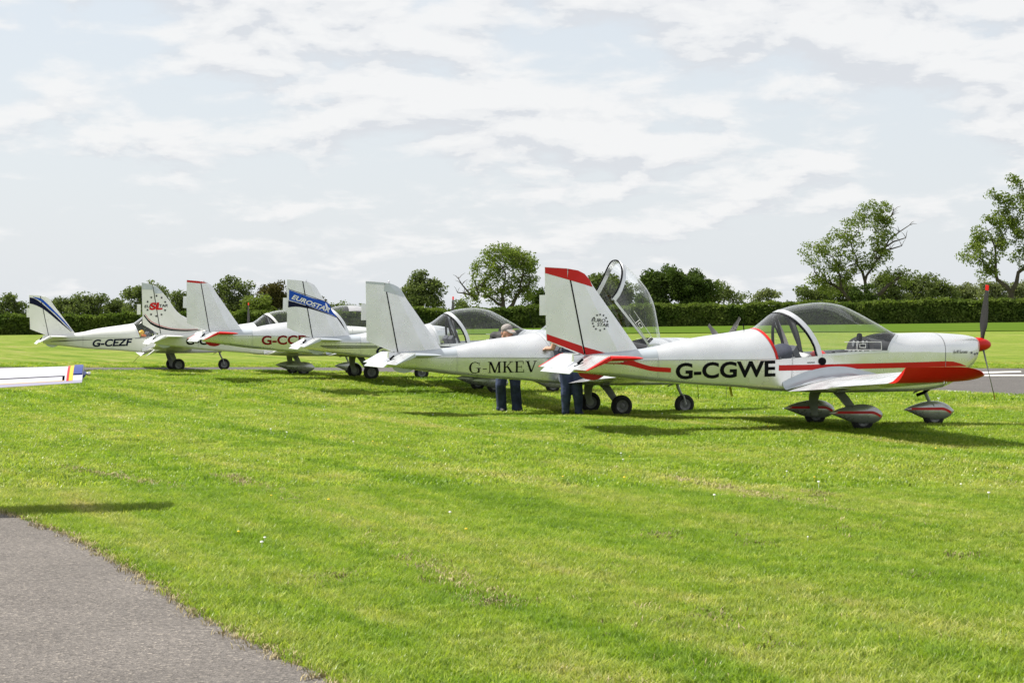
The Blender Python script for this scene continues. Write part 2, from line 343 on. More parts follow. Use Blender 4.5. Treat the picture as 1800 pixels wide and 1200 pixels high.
def upper(x, a, top=zt, off=0.0):
    c, s_ = math.cos(a), math.sin(a); p = 2 / NE
    y = wd(x) * math.copysign(abs(c) ** p, c); z = zs(x) + (top(x) - zs(x)) * abs(s_) ** p
    if off: y += off * c; z += off * s_
    return (x, y, z)
def lower(x, n=18):
    w, a, b = wd(x), zs(x), zb(x); wb = w * .93; r = min(.07, (a - b) * .3, wb * .6)
    nose = min(max((x - 1.25) / .6, 0), 1); r = r + nose * ((a - b) * .75 - r); rw = r if nose == 0 else r + nose * (wb * .95 - r); wb = wb + nose * (w - wb)
    half = [(w + (wb - w) * q ** 1.8, a + (b + r - a) * q) for q in (0, .18, .36, .55, .78)]
    for k in range(6):
        q = k * math.pi / 10; half.append((wb - rw + rw * math.cos(q), b + r - r * math.sin(q)))
    half.append((wb * .45 if rw < wb * .5 else (wb - rw) * .5, b))
    return [(x, y, z) for y, z in half] + [(x, 0, b)] + [(x, -y, z) for y, z in half[::-1]]
def side(x, z):
    """half width of the hull at (x, z)"""
    w, a = wd(x), zs(x)
    if z <= a:
        h_ = [(p[1], p[2]) for p in lower(x)[:11]]
        for (y0, z0), (y1, z1) in zip(h_[:-1], h_[1:]):
            if z >= z1 - 1e-6: return lerp(y0, y1, (z0 - z) / max(z0 - z1, 1e-6))
        return h_[-1][0]
    s_ = min((z - a) / (ztm(x) - a), .995); return w * (1 - s_ ** NE) ** (1 / NE)
def lerp(a, b, t): return a + (b - a) * t
XR = lambda a: lerp(-1.05, -1.2, math.sin(a))       # rear window's rear edge
XB = lambda a: lerp(-.49, -.85, math.sin(a) ** 1.2) # canopy bow
XF = lambda a: lerp(.46, .74, math.sin(a) ** 1.3)   # windscreen foot
NA = 25
ANG = [math.pi * k / (NA - 1) for k in range(NA)]
MESH = {}
def shell(name, x0, x1, n, top=zt, off=0.0, angs=ANG):
    P = []
    for k in range(n):
        P.append([upper(lerp(x0(a) if callable(x0) else x0, x1(a) if callable(x1) else x1, k / (n - 1)), a, top, off) for a in angs])
    return P
def hull_meshes():
    b = MB(); xs = [-3.62 + (1.3 + 3.62) * k / 46 for k in range(47)]
    b.grid([lower(x) for x in xs]); b.grid(shell('r', -3.62, XR, 26, ztm)); b.grid(shell('f', XF, 1.3, 8))
    b.cap([p for p in lower(-3.62)] + [upper(-3.62, a, ztm) for a in ANG[::-1]][1:-1])
    MESH['fuselage'] = b.me('fuselage', True, 40)
    b = MB(); xs = [1.305 + (1.96 - 1.305) * k / 18 for k in range(19)]
    b.grid([lower(x) for x in xs]); b.grid([[upper(x, a) for a in ANG] for x in xs]); b.cap(lower(1.96) + [upper(1.96, a) for a in ANG[::-1]][1:-1])
    MESH['cowling'] = b.me('cowling', True, 50)
    MESH['rear_window'] = MB().grid(shell('rw', XR, lambda a: XB(a) - .03, 10)).me('rear_window')
    PV = Vector((.60, 0, .98)); MESH['pivot'] = PV
    rel = lambda P: [[tuple(Vector(p) - PV) for p in r] for r in P]
    MESH['canopy'] = MB().grid(rel(shell('c', lambda a: XB(a) + .03, XF, 22))).me('canopy')
    b = MB(); o_ = rel(shell('b', lambda a: XB(a) - .03, lambda a: XB(a) + .035, 2, zt, .008)); i_ = rel(shell('b', lambda a: XB(a) - .03, lambda a: XB(a) + .035, 2, zt, -.012))
    b.grid([o_[0], o_[1], i_[1], i_[0]], cu=True); MESH['canopy_bow'] = b.me('canopy_bow')
    for sgn in (1, -1):
        b = MB(); pts = [Vector((x, sgn * (wd(x) + .004), zs(x) + .006)) - PV for x in np.linspace(-.46, .46, 14)]; b.grid([[p + Vector((0, sgn * .006, .016)) for p in pts], [p + Vector((0, sgn * .006, -.014)) for p in pts], [p + Vector((0, -sgn * .02, -.014)) for p in pts], [p + Vector((0, -sgn * .02, .016)) for p in pts]], cu=True)
        MESH['canopy_rail%d' % sgn] = b.me('canopy_rail')
    b = MB(); F0 = rel(shell('w', lambda a: XF(a) - .025, lambda a: XF(a) + .012, 2, zt, .005)); b.grid(F0); MESH['windscreen_edge'] = b.me('windscreen_edge')
    b = MB(); b.grid(shell('re', lambda a: XR(a) - .022, lambda a: XR(a) + .010, 2, zt, .005)); MESH['rear_edge'] = b.me('rear_edge')
    b = MB(); b.tube([Vector(upper(XB(a) - .045, a, zt, -.006)) - PV for a in ANG], .012, 6); MESH['canopy_seal'] = b.me('canopy_seal')
    b = MB()                                        # sliding vent panel frame in each side of the canopy
    for sgn in (-1,):
        for (xa, za, xb, zb_) in ((-.15, 1.13, .36, 1.13), (-.15, 1.03, .36, 1.03), (.02, 1.03, .02, 1.13), (.36, 1.03, .36, 1.13), (.06, 1.06, .14, 1.06), (.06, 1.105, .14, 1.105), (.06, 1.06, .06, 1.105), (.14, 1.06, .14, 1.105)):
            pts = []
            for k in range(6):
                x = lerp(xa, xb, k / 5); z = lerp(za, zb_, k / 5); s_ = (z - zs(x)) / (zt(x) - zs(x)); y = wd(x) * max(0, 1 - max(s_, 0) ** NE) ** (1 / NE)
                pts.append(Vector((x, sgn * (y + .003), z)) - PV)
            b.tube(pts, .0045, 4)
    MESH['vent_frame'] = b.me('vent_frame')
    # seam lines
    b = MB(); b.grid([[(x, -side(x, zs(x) - .004) - .003, zs(x) + .000) for x in np.linspace(-3.3, -1.0, 40)], [(x, -side(x, zs(x) - .008) - .003, zs(x) - .007) for x in np.linspace(-3.3, -1.0, 40)]])
    for x in (-2.56, -.86): b.grid([[(x + d, -side(x + d, z) - .003, z) for z in np.linspace(zb(x) + .06, zs(x) + .05, 9)] for d in (-.0025, .0025)])
    for row in [[(x, zs(x) - .022) for x in np.arange(-3.2, -1.02, .035)]] + [[(x, z) for z in np.arange(zb(x) + .07, zs(x), .035)] for x in (-2.54, -2.05, -1.55, -.84)]:
        for x, z in row:
            q = [(x - .004, z), (x, z - .004), (x + .004, z), (x, z + .004)]; b.add([(u_, -side(u_, w_) - .0025, w_) for u_, w_ in q], [(0, 1, 2, 3)])
    MESH['skin_seam'] = b.me('skin_seam')
    b = MB(); b.grid([[(1.302 + d, q[1] * 1.004, q[2] + (.003 if q[2] > 1.1 else 0)) for q in [upper(1.3, a, zt, .003) for a in ANG]] for d in (-.002, .002)])
    b.grid([[(1.302 + d, q[1] * 1.008, q[2] - .001) for q in lower(1.3)] for d in (-.004, .004)]); MESH['cowl_seam'] = b.me('cowl_seam')
    b = MB()                                        # aluminium fairing round the fin root, a hand's width above the skin
    P = []
    for k in range(14):
        x = lerp(-3.46, -2.56, k / 13); a0 = .12 if x > -3.2 else .12
        P.append([upper(x, lerp(a0, math.pi - a0, j / 16), ztm, .004) for j in range(17)])
    b.grid(P); MESH['root_fairing'] = b.me('root_fairing')
hull_meshes()
def foil(t, th=.14, cam=.028):
    y = 5 * th * (.2969 * math.sqrt(t) - .126 * t - .3516 * t * t + .2843 * t ** 3 - .1036 * t ** 4)
    c = cam * (2 * .4 * t - t * t) / .16 if t < .4 else cam * (1 - .8 + .8 * t - t * t) / .36
    return c + y, c - y
WY0, WY1 = .42, 3.75
def wsec(y):                                        # (LE x, TE x, z LE, z TE) for half-span station y
    t = (y - WY0) / (WY1 - WY0); return lerp(.40, .085, t), lerp(-.975, -1.005, t), lerp(.585, .79, t), lerp(.512, .705, t)
def wpt(y, t, up, sgn):
    xl, xt, zl, z2 = wsec(y); c = xl - xt; u, l = foil(t); return (lerp(xl, xt, t), sgn * y, lerp(zl, z2, t) + c * (u if up else l))
def wing_meshes(sgn, key):
    TT = [0, .006, .02, .05, .1, .18, .28, .4, .52, .64, .735]
    b = MB(); ysn = np.linspace(WY0, WY1, 16)
    P = [[wpt(y, t, True, sgn) for t in TT[::-1]] + [wpt(y, t, False, sgn) for t in TT[1:]] for y in ysn]
    b.grid(P, cv=True); b.cap(P[0]); b.cap(P[-1]); MESH['wing' + key] = b.me('wing', True, 40)
    def surf(y0, y1, droop, name):
        b = MB(); P = []
        for y in np.linspace(y0, y1, 6):
            ring = [wpt(y, t, True, sgn) for t in (.745, .82, .9, 1.0)] + [wpt(y, t, False, sgn) for t in (.995, .9, .82, .745)]
            hx = Vector(wpt(y, .745, True, sgn)); ca, sa = math.cos(R(droop)), math.sin(R(droop)); o = []
            for p in ring:
                d = Vector(p) - hx; o.append((hx.x + d.x * ca - d.z * sa * -1 * -1, p[1], hx.z + d.z * ca + d.x * sa))
            P.append(o)
        b.grid(P, cv=True); b.cap(P[0]); b.cap(P[-1]); MESH[name + key] = b.me(name, True, 40)
    surf(.60, 1.96, 3, 'flap'); surf(1.985, 3.70, 0, 'aileron'); surf(.60, 1.96, 24, 'flap_down')
    # upswept tip
    b = MB(); P = []
    up = [1.0, .9, .8, .68, .55, .42, .3, .2, .12, .05, .015, 0]
    for q in np.linspace(0, 1, 9):
        y = WY1 + .34 * q; row = []
        xl, xt, zl, z2 = wsec(WY1); c = xl - xt; xl -= .10 * q ** 3; xt += .05 * q ** 2
        for s_ in (1, 0):
            for t in (up if s_ else up[::-1][1:]):
                u, l = foil(t); lift = (.012 + .178 * t ** 2.2) * q ** 1.6; zc = lerp(zl, z2, t); zu = zc + c * u + lift; zlw = zc + c * l
                row.append((lerp(xl, xt, t), sgn * y, zu if s_ else lerp(zlw, zu, .98 * q ** 2.2)))
        P.append(row)
    b.grid(P, cv=True); b.cap(P[-1]); b.cap(P[0]); MESH['wing_tip' + key] = b.me('wing_tip', True, 50)
    # squared-off tip
    # root fillet
    b = MB(); P = []
    for k in range(17):
        t = lerp(1.0, .02, k / 16); wdt = .06 + .20 * math.sin(math.pi * min(1, (1 - t) * 1.1 + .12)) ** .8; y1 = .47 + wdt
        p1 = Vector(wpt(y1, t, True, sgn)) + Vector((0, 0, .003)); xx = p1.x; hgt = .03 + .8 * wdt * .55
        zt_ = p1.z + hgt; y0 = side(xx, zt_) + .002; p0 = Vector((xx, sgn * y0, zt_)); pc = Vector((xx, sgn * (y0 + .03), p1.z + .005))
        P.append([(p0 * (1 - s_) ** 2 + pc * 2 * s_ * (1 - s_) + p1 * s_ ** 2) for s_ in np.linspace(0, 1, 8)])
    b.grid(P); MESH['wing_fillet' + key] = b.me('wing_fillet', True, 60)
    # rivet lines
    b = MB()
    for t in (.16, .34, .52, .70):
        for y in np.linspace(.72, WY1 - .06, 62):
            p = Vector(wpt(y, t, True, sgn)) + Vector((0, 0, .002)); b.add([p + Vector((-.006, -.006, 0)), p + Vector((.006, -.006, 0)), p + Vector((.006, .006, 0)), p + Vector((-.006, .006, 0))], [(0, 1, 2, 3)])
    for y in (1.0, 1.5, 2.0, 2.5, 3.0, 3.45): b.grid([[Vector(wpt(y + d, t, True, sgn)) + Vector((0, 0, .0016)) for t in np.linspace(.04, .72, 10)] for d in (-.004, .004)])
    MESH['wing_rivets' + key] = b.me('wing_rivets', False)
wing_meshes(-1, '_r'); wing_meshes(1, '_l')
# fins ------------------------------------------------------------
FIN_STD = dict(hinge=((-3.47, .962), (-3.69, 2.066)), le=[(-2.74, 1.03), (-2.79, 1.08), (-3.35, 1.837), (-3.40, 1.93), (-3.47, 2.005), (-3.56, 2.048), (-3.69, 2.066)], te=((-3.965, 1.15), (-3.99, 2.082)))
FIN_SL = dict(hinge=((-3.47, .985), (-3.68, 2.212)), le=[(-2.2, 1.125), (-2.42, 1.165), (-2.6, 1.225), (-2.79, 1.327), (-3.09, 1.578), (-3.3, 1.872), (-3.43, 2.029), (-3.55, 2.15), (-3.68, 2.212)], te=((-3.91, 1.225), (-3.95, 2.271)))
def line_at(a, b, z): return a[0] + (b[0] - a[0]) * (z - a[1]) / (b[1] - a[1])
def lex(F, z):
    p = F['le']
    for a, b in zip(p[:-1], p[1:]):
        if z <= b[1] or b is p[-1]: return line_at(a, b, z)
def finhalf(F, x, z):
    """half thickness of fin + rudder at (x, z)"""
    h = line_at(*F['hinge'], z); l = lex(F, min(max(z, F['le'][0][1]), F['le'][-1][1])); e = line_at(*F['te'], z); k = .042 - .014 * (z - 1)
    if x >= h: s_ = min(max((l - x) / max(l - h, .05), 0), 1); return k * float(np.interp(s_, [0, .012, .04, .10, .40, 1], [0, .2, .38, .58, 1.0, 1.0]))
    return .004 + (k - .004) * min(max((x - e) / max(h - e, .05), 0), 1)
def fin_meshes(F, key):
    b = MB(); P = []; z0, z1 = F['hinge'][0][1] - .03, F['hinge'][1][1] - .004
    for z in list(np.linspace(z0, z1 - .12, 14)) + list(np.linspace(z1 - .1, z1, 6)):
        h = line_at(*F['hinge'], z) + .008; l = lex(F, max(z, F['le'][0][1])); l = max(l, h + .01)
        TTf = [0, .012, .04, .10, .40, 1]; r = []
        for s_ in TTf[::-1]: x = lerp(l, h, s_); r.append((x, -finhalf(F, x, z), z))
        for s_ in TTf[1:]: x = lerp(l, h, s_); r.append((x, finhalf(F, x, z), z))
        P.append(r)
    b.grid(P, cv=True); b.cap(P[-1]); MESH['fin' + key] = b.me('fin', True, 1.2)
    b = MB(); P = []
    for k in range(12):
        s_ = k / 11; h = Vector((lerp(F['hinge'][0][0], F['hinge'][1][0], s_) - .008, 0, lerp(F['hinge'][0][1], F['hinge'][1][1], s_))); e = Vector((lerp(F['te'][0][0], F['te'][1][0], s_), 0, lerp(F['te'][0][1], F['te'][1][1], s_))); r = []
        for q in (0, .45, 1): p = h.lerp(e, q); r.append((p.x, -lerp(.040 - .014 * (p.z - 1), .004, q) - (.003 if q == .45 else 0), p.z))
        for q in (1, .45, 0): p = h.lerp(e, q); r.append((p.x, lerp(.040 - .014 * (p.z - 1), .004, q) + (.003 if q == .45 else 0), p.z))
        P.append(r)
    b.grid(P, cv=True); b.cap(P[0]); b.cap(P[-1]); MESH['rudder' + key] = b.me('rudder', True, 1.2)
    b = MB(); a, c = F['hinge']; b.grid([[(line_at(a, c, z) + d, -finhalf(F, line_at(a, c, z) + d, z) - .004, z) for z in np.linspace(a[1] + .02, c[1] - .01, 8)] for d in (-.009, .009)]); MESH['hinge_gap' + key] = b.me('hinge_gap')
    b = MB(); b.box((-4.01, 0, 1.6), (.09, .008, .255)); MESH['rudder_tab' + key] = b.me('rudder_tab')
fin_meshes(FIN_STD, ''); fin_meshes(FIN_SL, '_sl')
def tail_meshes():
    b = MB(); TTs = [0, .03, .1, .25, .5, .75, 1]
    def ring(y, sc, x0, x1, zc=.945):
        th = .036 * sc; pr = lambda s_: th * (math.sqrt(s_) * 1.5 - .62 * s_)
        return [(lerp(x0, x1, s_), y, zc + pr(s_)) for s_ in TTs[::-1]] + [(lerp(x0, x1, s_), y, zc - pr(s_)) for s_ in TTs[1:]]
    P = [ring(y, 1, lerp(-2.98, -3.03, abs(y) / 1.08), -3.452) for y in np.linspace(-1.08, 1.08, 9)]
    b.grid(P, cv=True); b.cap(P[0]); b.cap(P[-1]); MESH['tailplane'] = b.me('tailplane', True, 50)
    for sgn, key in ((-1, '_r'), (1, '_l')):
        b = MB(); P = [ring(sgn * (1.083 + .085 * q), math.sqrt(max(0, 1 - q * q)) * 1.04 + .02, lerp(-3.03, -3.08, q * q), -3.452) for q in (0, .3, .6, .8, .93, 1)]
        b.grid(P, cv=True); b.cap(P[-1]); MESH['tailplane_tip' + key] = b.me('tailplane_tip', True, 60)
    def elev(y0, y1, ch, dro, x0, z0, t0, name, n=7):
        b = MB(); ca, sa = math.cos(R(dro)), math.sin(R(dro)); P = []
        for y in np.linspace(y0, y1, n):
            r = []
            for q, s_ in ((0, 1), (.25, 1), (.6, 1), (1, 1), (1, -1), (.6, -1), (.25, -1), (0, -1)):
                th = s_ * lerp(t0, .003, q) * (1.1 if q == .25 else 1); d = -ch * q; r.append((x0 + d * ca + th * -sa * 1, y, z0 + d * sa + th * ca))
            P.append(r)
        b.grid(P, cv=True); b.cap(P[0]); b.cap(P[-1]); MESH[name] = b.me(name, True, 40)
    elev(-1.08, 1.08, .335, 26, -3.462, .945, .026, 'elevator')
    elev(-1.165, -1.082, .335, 26, -3.462, .945, .024, 'elevator_tip_r', 3); elev(1.082, 1.165, .335, 26, -3.462, .945, .024, 'elevator_tip_l', 3)
    elev(-.55, .85, .085, 40, -3.462 - .325 * math.cos(R(26)), .945 - .325 * math.sin(R(26)) - .004, .005, 'elevator_tab')
    b = MB(); b.box((-3.70, -.62, .90), (.09, .012, .03), Matrix.Rotation(R(-40), 3, 'Y')); b.tube([(-3.66, -.62, .885), (-3.78, -.62, .84)], .006, 5); MESH['tab_horn'] = b.me('tab_horn')
    b = MB(); pr = [(-3.56, .765), (-3.52, .70), (-3.45, .662), (-3.36, .650), (-3.28, .665), (-3.22, .70), (-3.19, .735)]
    P = [[(x, s_ * .02, z) for x, z in pr] + [(-3.19, s_ * .02, .76)] for s_ in (-1, 1)]; b.grid(P, cv=True); b.cap(P[0]); b.cap(P[1]); MESH['tail_skid'] = b.me('tail_skid')
tail_meshes()
def gear_meshes():
    def wheel(name, r, w):
        b = MB(); pr = []
        for k in range(17):
            a = math.pi * (k / 16) - math.pi / 2; ca, sa = math.cos(a), math.sin(a)
            pr.append((r - .055 + .055 * abs(ca) ** .7 * 1.0, w / 2 * math.copysign(abs(sa) ** .7, sa)))
        pr = [(r * .56, -w * .40)] + pr + [(r * .56, w * .40)]
        b.lathe(pr, 'y', 32); MESH[name + '_tyre'] = b.me('tyre', True, 40)
        b = MB(); b.lathe([(.001, -w * .36), (r * .14, -w * .36), (r * .16, -w * .30), (r * .30, -w * .26), (r * .34, -w * .33), (r * .5, -w * .36), (r * .57, -w * .42), (r * .58, -w * .36), (r * .58, w * .36), (r * .57, w * .42), (r * .5, w * .36), (r * .3, w * .28), (r * .14, w * .36), (.001, w * .36)], 'y', 28)
        for k in range(6): a = k * math.pi / 3; b.lathe([(.001, -w * .40), (.012, -w * .40), (.012, -w * .28)], 'y', 6, (r * .42 * math.cos(a), 0, r * .42 * math.sin(a)))
        MESH[name + '_rim'] = b.me('rim', True, 35)
    wheel('main', .172, .115); wheel('nose', .165, .105); wheel('small', .150, .10)
    for sgn, key in ((-1, '_r'), (1, '_l')):
        b = MB(); P = []
        for y, z, x, wx, th in ((.25, .505, -.17, .17, .03), (.36, .485, -.165, .165, .03), (.50, .41, -.14, .145, .026), (.63, .295, -.10, .125, .024), (.685, .21, -.06, .11, .024), (.695, .14, -.045, .10, .024)):
            n_ = Vector((0, .75, .66)) if z > .25 else Vector((0, 1, .2)); n_.normalize(); c = Vector((x, sgn * y, z)); n_.y *= sgn
            P.append([c + Vector((wx / 2, 0, 0)) + n_ * th * .25, c + Vector((wx / 4, 0, 0)) + n_ * th / 2, c - Vector((wx / 4, 0, 0)) + n_ * th / 2, c - Vector((wx / 2, 0, 0)) + n_ * th * .25, c - Vector((wx / 2, 0, 0)) - n_ * th * .25, c - Vector((wx / 4, 0, 0)) - n_ * th / 2, c + Vector((wx / 4, 0, 0)) - n_ * th / 2, c + Vector((wx / 2, 0, 0)) - n_ * th * .25])
        b.grid(P, cv=True); b.cap(P[-1]); MESH['main_leg' + key] = b.me('leg', True, 35)
        b = MB(); b.tube([(-.04, sgn * .69, .17), (-.02, sgn * .80, .17)], .016, 8); b.lathe([(.001, 0), (.06, 0), (.06, .012), (.001, .012)], 'y', 18, (-.02, sgn * .735, .17)); MESH['brake' + key] = b.me('brake')
    b = MB(); b.tube([(1.21, 0, .56), (1.235, 0, .44), (1.285, 0, .34), (1.30, 0, .31)], [.028, .026, .022, .022], 10); b.box((1.23, 0, .515), (.10, .05, .05)); b.tube([(1.14, -.02, .49), (1.05, -.02, .455)], .012, 6)
    for s_ in (-1, 1): b.tube([(1.295, s_ * .02, .33), (1.31, s_ * .075, .30), (1.35, s_ * .078, .165)], .013, 6)
    MESH['nose_leg'] = b.me('nose_leg')
    def spat(name, L0, L1, zc, w):
        zu = interp([(L0, zc), (L0 + .1, zc + .045), (-.12, .335), (0, .345), (.1, .330), (.18, .300), (.235, .258), (L1, .215)]); zl = interp([(L0, zc - .008), (L0 + .1, zc - .045), (-.16, .118), (-.04, .090), (.10, .094), (.18, .116), (.235, .150), (L1, .200)]); ww = interp([(L0, .006), (L0 + .1, .045), (-.1, w), (.05, w * 1.05), (.17, w * .88), (.235, w * .58), (L1, .006)])
        b = MB(); P = []
        xs_ = np.concatenate([np.linspace(L0, .2, 20), [.225, .245, .258, L1]])
        for x in xs_:
            c = (zu(x) + zl(x)) / 2; hh = (zu(x) - zl(x)) / 2
            P.append([(x, ww(x) * math.copysign(abs(math.cos(a)) ** .85, math.cos(a)), c + hh * math.copysign(abs(math.sin(a)) ** .85, math.sin(a))) for a in np.linspace(0, 2 * math.pi, 22, endpoint=False)])
        b.grid(P, cv=True); b.cap(P[0]); b.cap(P[-1]); MESH[name] = b.me('wheel_spat', True, 60)
        b = MB()                                    # stripe round both flanks
        for sg in (-1, 1):
            top, bot = [], []
            for x in xs_[1:]:
                zc_ = .243 - .10 * max(0, x - .08) ** 1.5 / .09 if x > .08 else .243 - .01 * (x - .08) * 0; hh = .016 + .004 * (x + .4)
                for arr, zz_ in ((top, zc_ + hh), (bot, zc_ - hh)):
                    c = (zu(x) + zl(x)) / 2; h2 = max((zu(x) - zl(x)) / 2, .004); q = min(abs((zz_ - c) / h2), .999)
                    zz2 = c + h2 * math.copysign(q, zz_ - c); a = math.asin(q ** (1 / .85)); arr.append((x, sg * (ww(x) * math.cos(a) ** .85 + .003), zz2))
            b.grid([top, bot])
        MESH[name + '_stripe'] = b.me('stripe')
    spat('main_spat', -.455, .268, .235, .095); spat('nose_spat', -.43, .285, .235, .09)
gear_meshes()
def prop_meshes():
    b = MB(); pr = [(.098 * math.sqrt(max(0, 1 - (k / 12) ** 1.7)), .215 * k / 12 * 1.0) for k in range(13)]
    b.lathe([(.001, 0), (.09, 0)] + pr, 'x', 24, (1.965, 0, 1.086)); MESH['spinner'] = b.me('spinner', True, 40)
    b = MB(); P = []                                # blade along +z, chord in y/x plane
    for k in range(14):
        s_ = k / 13; r = lerp(.06, .80, s_); ch = interp([(0, .045), (.12, .06), (.3, .115), (.5, .11), (.8, .075), (.97, .045), (1, .02)])(s_); tw = R(lerp(52, 16, s_ ** .7)); th = lerp(.035, .007, s_ ** .5)
        ring = []
        for q, u in ((-.5, 0), (-.2, 1), (.15, .9), (.5, 0), (.15, -.35), (-.2, -.45)):
            lx, ly = u * th / 2, q * ch; ring.append((lx * math.cos(tw) - ly * math.sin(tw), ly * math.cos(tw) + lx * math.sin(tw), r))
        P.append(ring)
    b.grid(P, cv=True); b.cap(P[-1]); MESH['blade'] = b.me('blade', True, 50)
    bt = MB(); Q = [[tuple(Vector(p) * 1.0 + Vector((0, 0, 0))) for p in [((v_[0]) * 1.15, v_[1] * 1.12, lerp(.735, .806, k / 2)) for v_ in P[12]]] for k in range(3)]; bt.grid(Q, cv=True); bt.cap(Q[-1]); MESH['blade_tip'] = bt.me('blade_tip')
prop_meshes()
DIALS = [(y, z) for z in (1.10, .98) for y in (-.34, -.22, -.10, .06, .2, .33) if not (z > 1.05 and abs(y) > .3)]
def cockpit_meshes():
    b = MB()
    for y in (-.25, .25):
        P = []
        for k, (x, z, t_) in enumerate(((-.02, .66, .05), (-.3, .63, .06), (-.52, .64, .06), (-.62, .70, .06), (-.72, .95, .05), (-.78, 1.08, .035))):
            P.append([(x, y - .21, z), (x, y - .1, z + t_ * .3), (x, y + .1, z + t_ * .3), (x, y + .21, z), (x - .04, y + .21, z - .06), (x - .04, y - .21, z - .06)])
        b.grid(P, cv=True); b.cap(P[0]); b.cap(P[-1])
    MESH['seat'] = b.me('seat')
    b = MB(); P = []                                # panel with humped glare shield
    for x, sc in ((.30, 1), (.66, .93)):
        P.append([(x, -.46 * sc, .80)] + [(x, .46 * sc * math.cos(a), .97 + .23 * sc * math.sin(a) ** .7 * (1 if x < .5 else .75)) for a in np.linspace(math.pi, 0, 15)] + [(x, .46 * sc, .80)])
    b.grid(P, cv=True); b.cap(P[0]); MESH['instrument_panel'] = b.me('instrument_panel', True, 40)
    MESH['dial'] = MB().lathe([(.001, -.012), (.038, -.012), (.044, -.004), (.044, .0)], 'x', 16).me('dial'); MESH['switch'] = MB().box((0, 0, 0), (.014, .035, .025)).me('switch', False)
    b = MB(); b.tube([(-.05, 0, .55), (-.02, 0, .75), (-.06, 0, .92)], .014, 8); b.tube([(-.06, -.0, .90), (-.08, 0, 1.0)], .022, 8); MESH['control_stick'] = b.me('control_stick')
    b = MB(); b.box((-.30, 0, .515), (1.6, .86, .01)); b.box((-.98, 0, .74), (.02, .84, .40)); b.box((-.9, 0, .90), (.42, .86, .015)); MESH['cockpit_floor'] = b.me('cockpit_floor', False)
    b = MB(); pts = [upper(lerp(-.72, -.80, math.sin(a)), a, zt, -.05) for a in ANG[1:-1]]; b.tube(pts, .022, 8); b.tube([(-.62, -.30, .94), (-.80, -.20, 1.45)], .022, 8); b.tube([(-.62, .30, .94), (-.80, .20, 1.45)], .022, 8); MESH['roll_bar'] = b.me('roll_bar')
    b = MB(); b.lathe([(.001, -.02), (.05, -.02), (.055, 0), (.05, .02), (.001, .02)], 'x', 16, (.20, -.2, 1.19)); b.tube([(.20, -.2, 1.17), (.24, -.2, 1.05)], .02, 8); b.box((.22, -.2, 1.06), (.05, .06, .06)); MESH['compass'] = b.me('compass')
cockpit_meshes()
# decals -----------------------------------------------------------
def decal(name, v2, faces, surf, off=.004, slice_=.09):
    bm = bmesh.new(); vs_ = [bm.verts.new((x, 0, z)) for x, z in v2]
    for f in faces:
        try: bm.faces.new([vs_[i] for i in f])
        except ValueError: pass
    xs_ = [p[0] for p in v2]; zs_ = [p[1] for p in v2]
    if slice_:
        k = min(xs_) + slice_
        while k < max(xs_): bmesh.ops.bisect_plane(bm, geom=bm.verts[:] + bm.edges[:] + bm.faces[:], plane_co=(k, 0, 0), plane_no=(1, 0, 0)); k += slice_
        k = min(zs_) + slice_
        while k < max(zs_): bmesh.ops.bisect_plane(bm, geom=bm.verts[:] + bm.edges[:] + bm.faces[:], plane_co=(0, 0, k), plane_no=(0, 0, 1)); k += slice_
    for v in bm.verts: v.co.y = -surf(v.co.x, v.co.z) - off
    me = bpy.data.meshes.new(name); bm.to_mesh(me); bm.free(); return me
def poly(name, pts, surf, off=.004): return decal(name, pts, [tuple(range(len(pts)))], surf, off)
def band(name, top, bot, surf, off=.004):
    n = 26; tp, bt = interp(top), interp(bot); x0 = max(top[0][0], bot[0][0]); x1 = min(top[-1][0], bot[-1][0]); v = []; f = []
    for k in range(n): x = lerp(x0, x1, k / (n - 1)); v += [(x, tp(x)), (x, bt(x))]
    for k in range(n - 1): f.append((2 * k, 2 * k + 1, 2 * k + 3, 2 * k + 2))
    return decal(name, v, f, surf, off, 0)
def text2d(s_, bold=0.0, shear=0.0, space=1.0):
    cu = bpy.data.curves.new('txt', 'FONT'); cu.body = s_; cu.size = 1; cu.offset = bold; cu.shear = shear; cu.space_character = space; cu.resolution_u = 4
    o = bpy.data.objects.new('txt', cu); COL.objects.link(o); bpy.context.view_layer.update(); me = bpy.data.meshes.new_from_object(o)
    v = [(p.co.x, p.co.y) for p in me.vertices]; f = [tuple(p.vertices) for p in me.polygons]
    bpy.data.objects.remove(o); bpy.data.meshes.remove(me); return v, f
def text(name, s_, p0, p1, hgt, surf, bold=.02, shear=0.0, off=.004, vf=None, space=1.0):
    """write s_ from p0 to p1 (baseline), caps hgt tall"""
    v, f = vf or text2d(s_, bold, shear, space); xs_ = [p[0] for p in v]; ys_ = [p[1] for p in v]
    x0, x1 = min(xs_), max(xs_); y0, y1 = min(ys_), max(ys_); L = math.dist(p0, p1); dx, dz = (p1[0] - p0[0]) / L, (p1[1] - p0[1]) / L; q = []
    for x, y in v:
        a = (x - x0) / (x1 - x0) * L; b = (y - y0) / (y1 - y0) * hgt; q.append((p0[0] + a * dx - b * dz, p0[1] + a * dz + b * dx))
    return decal(name, q, f, surf, off)
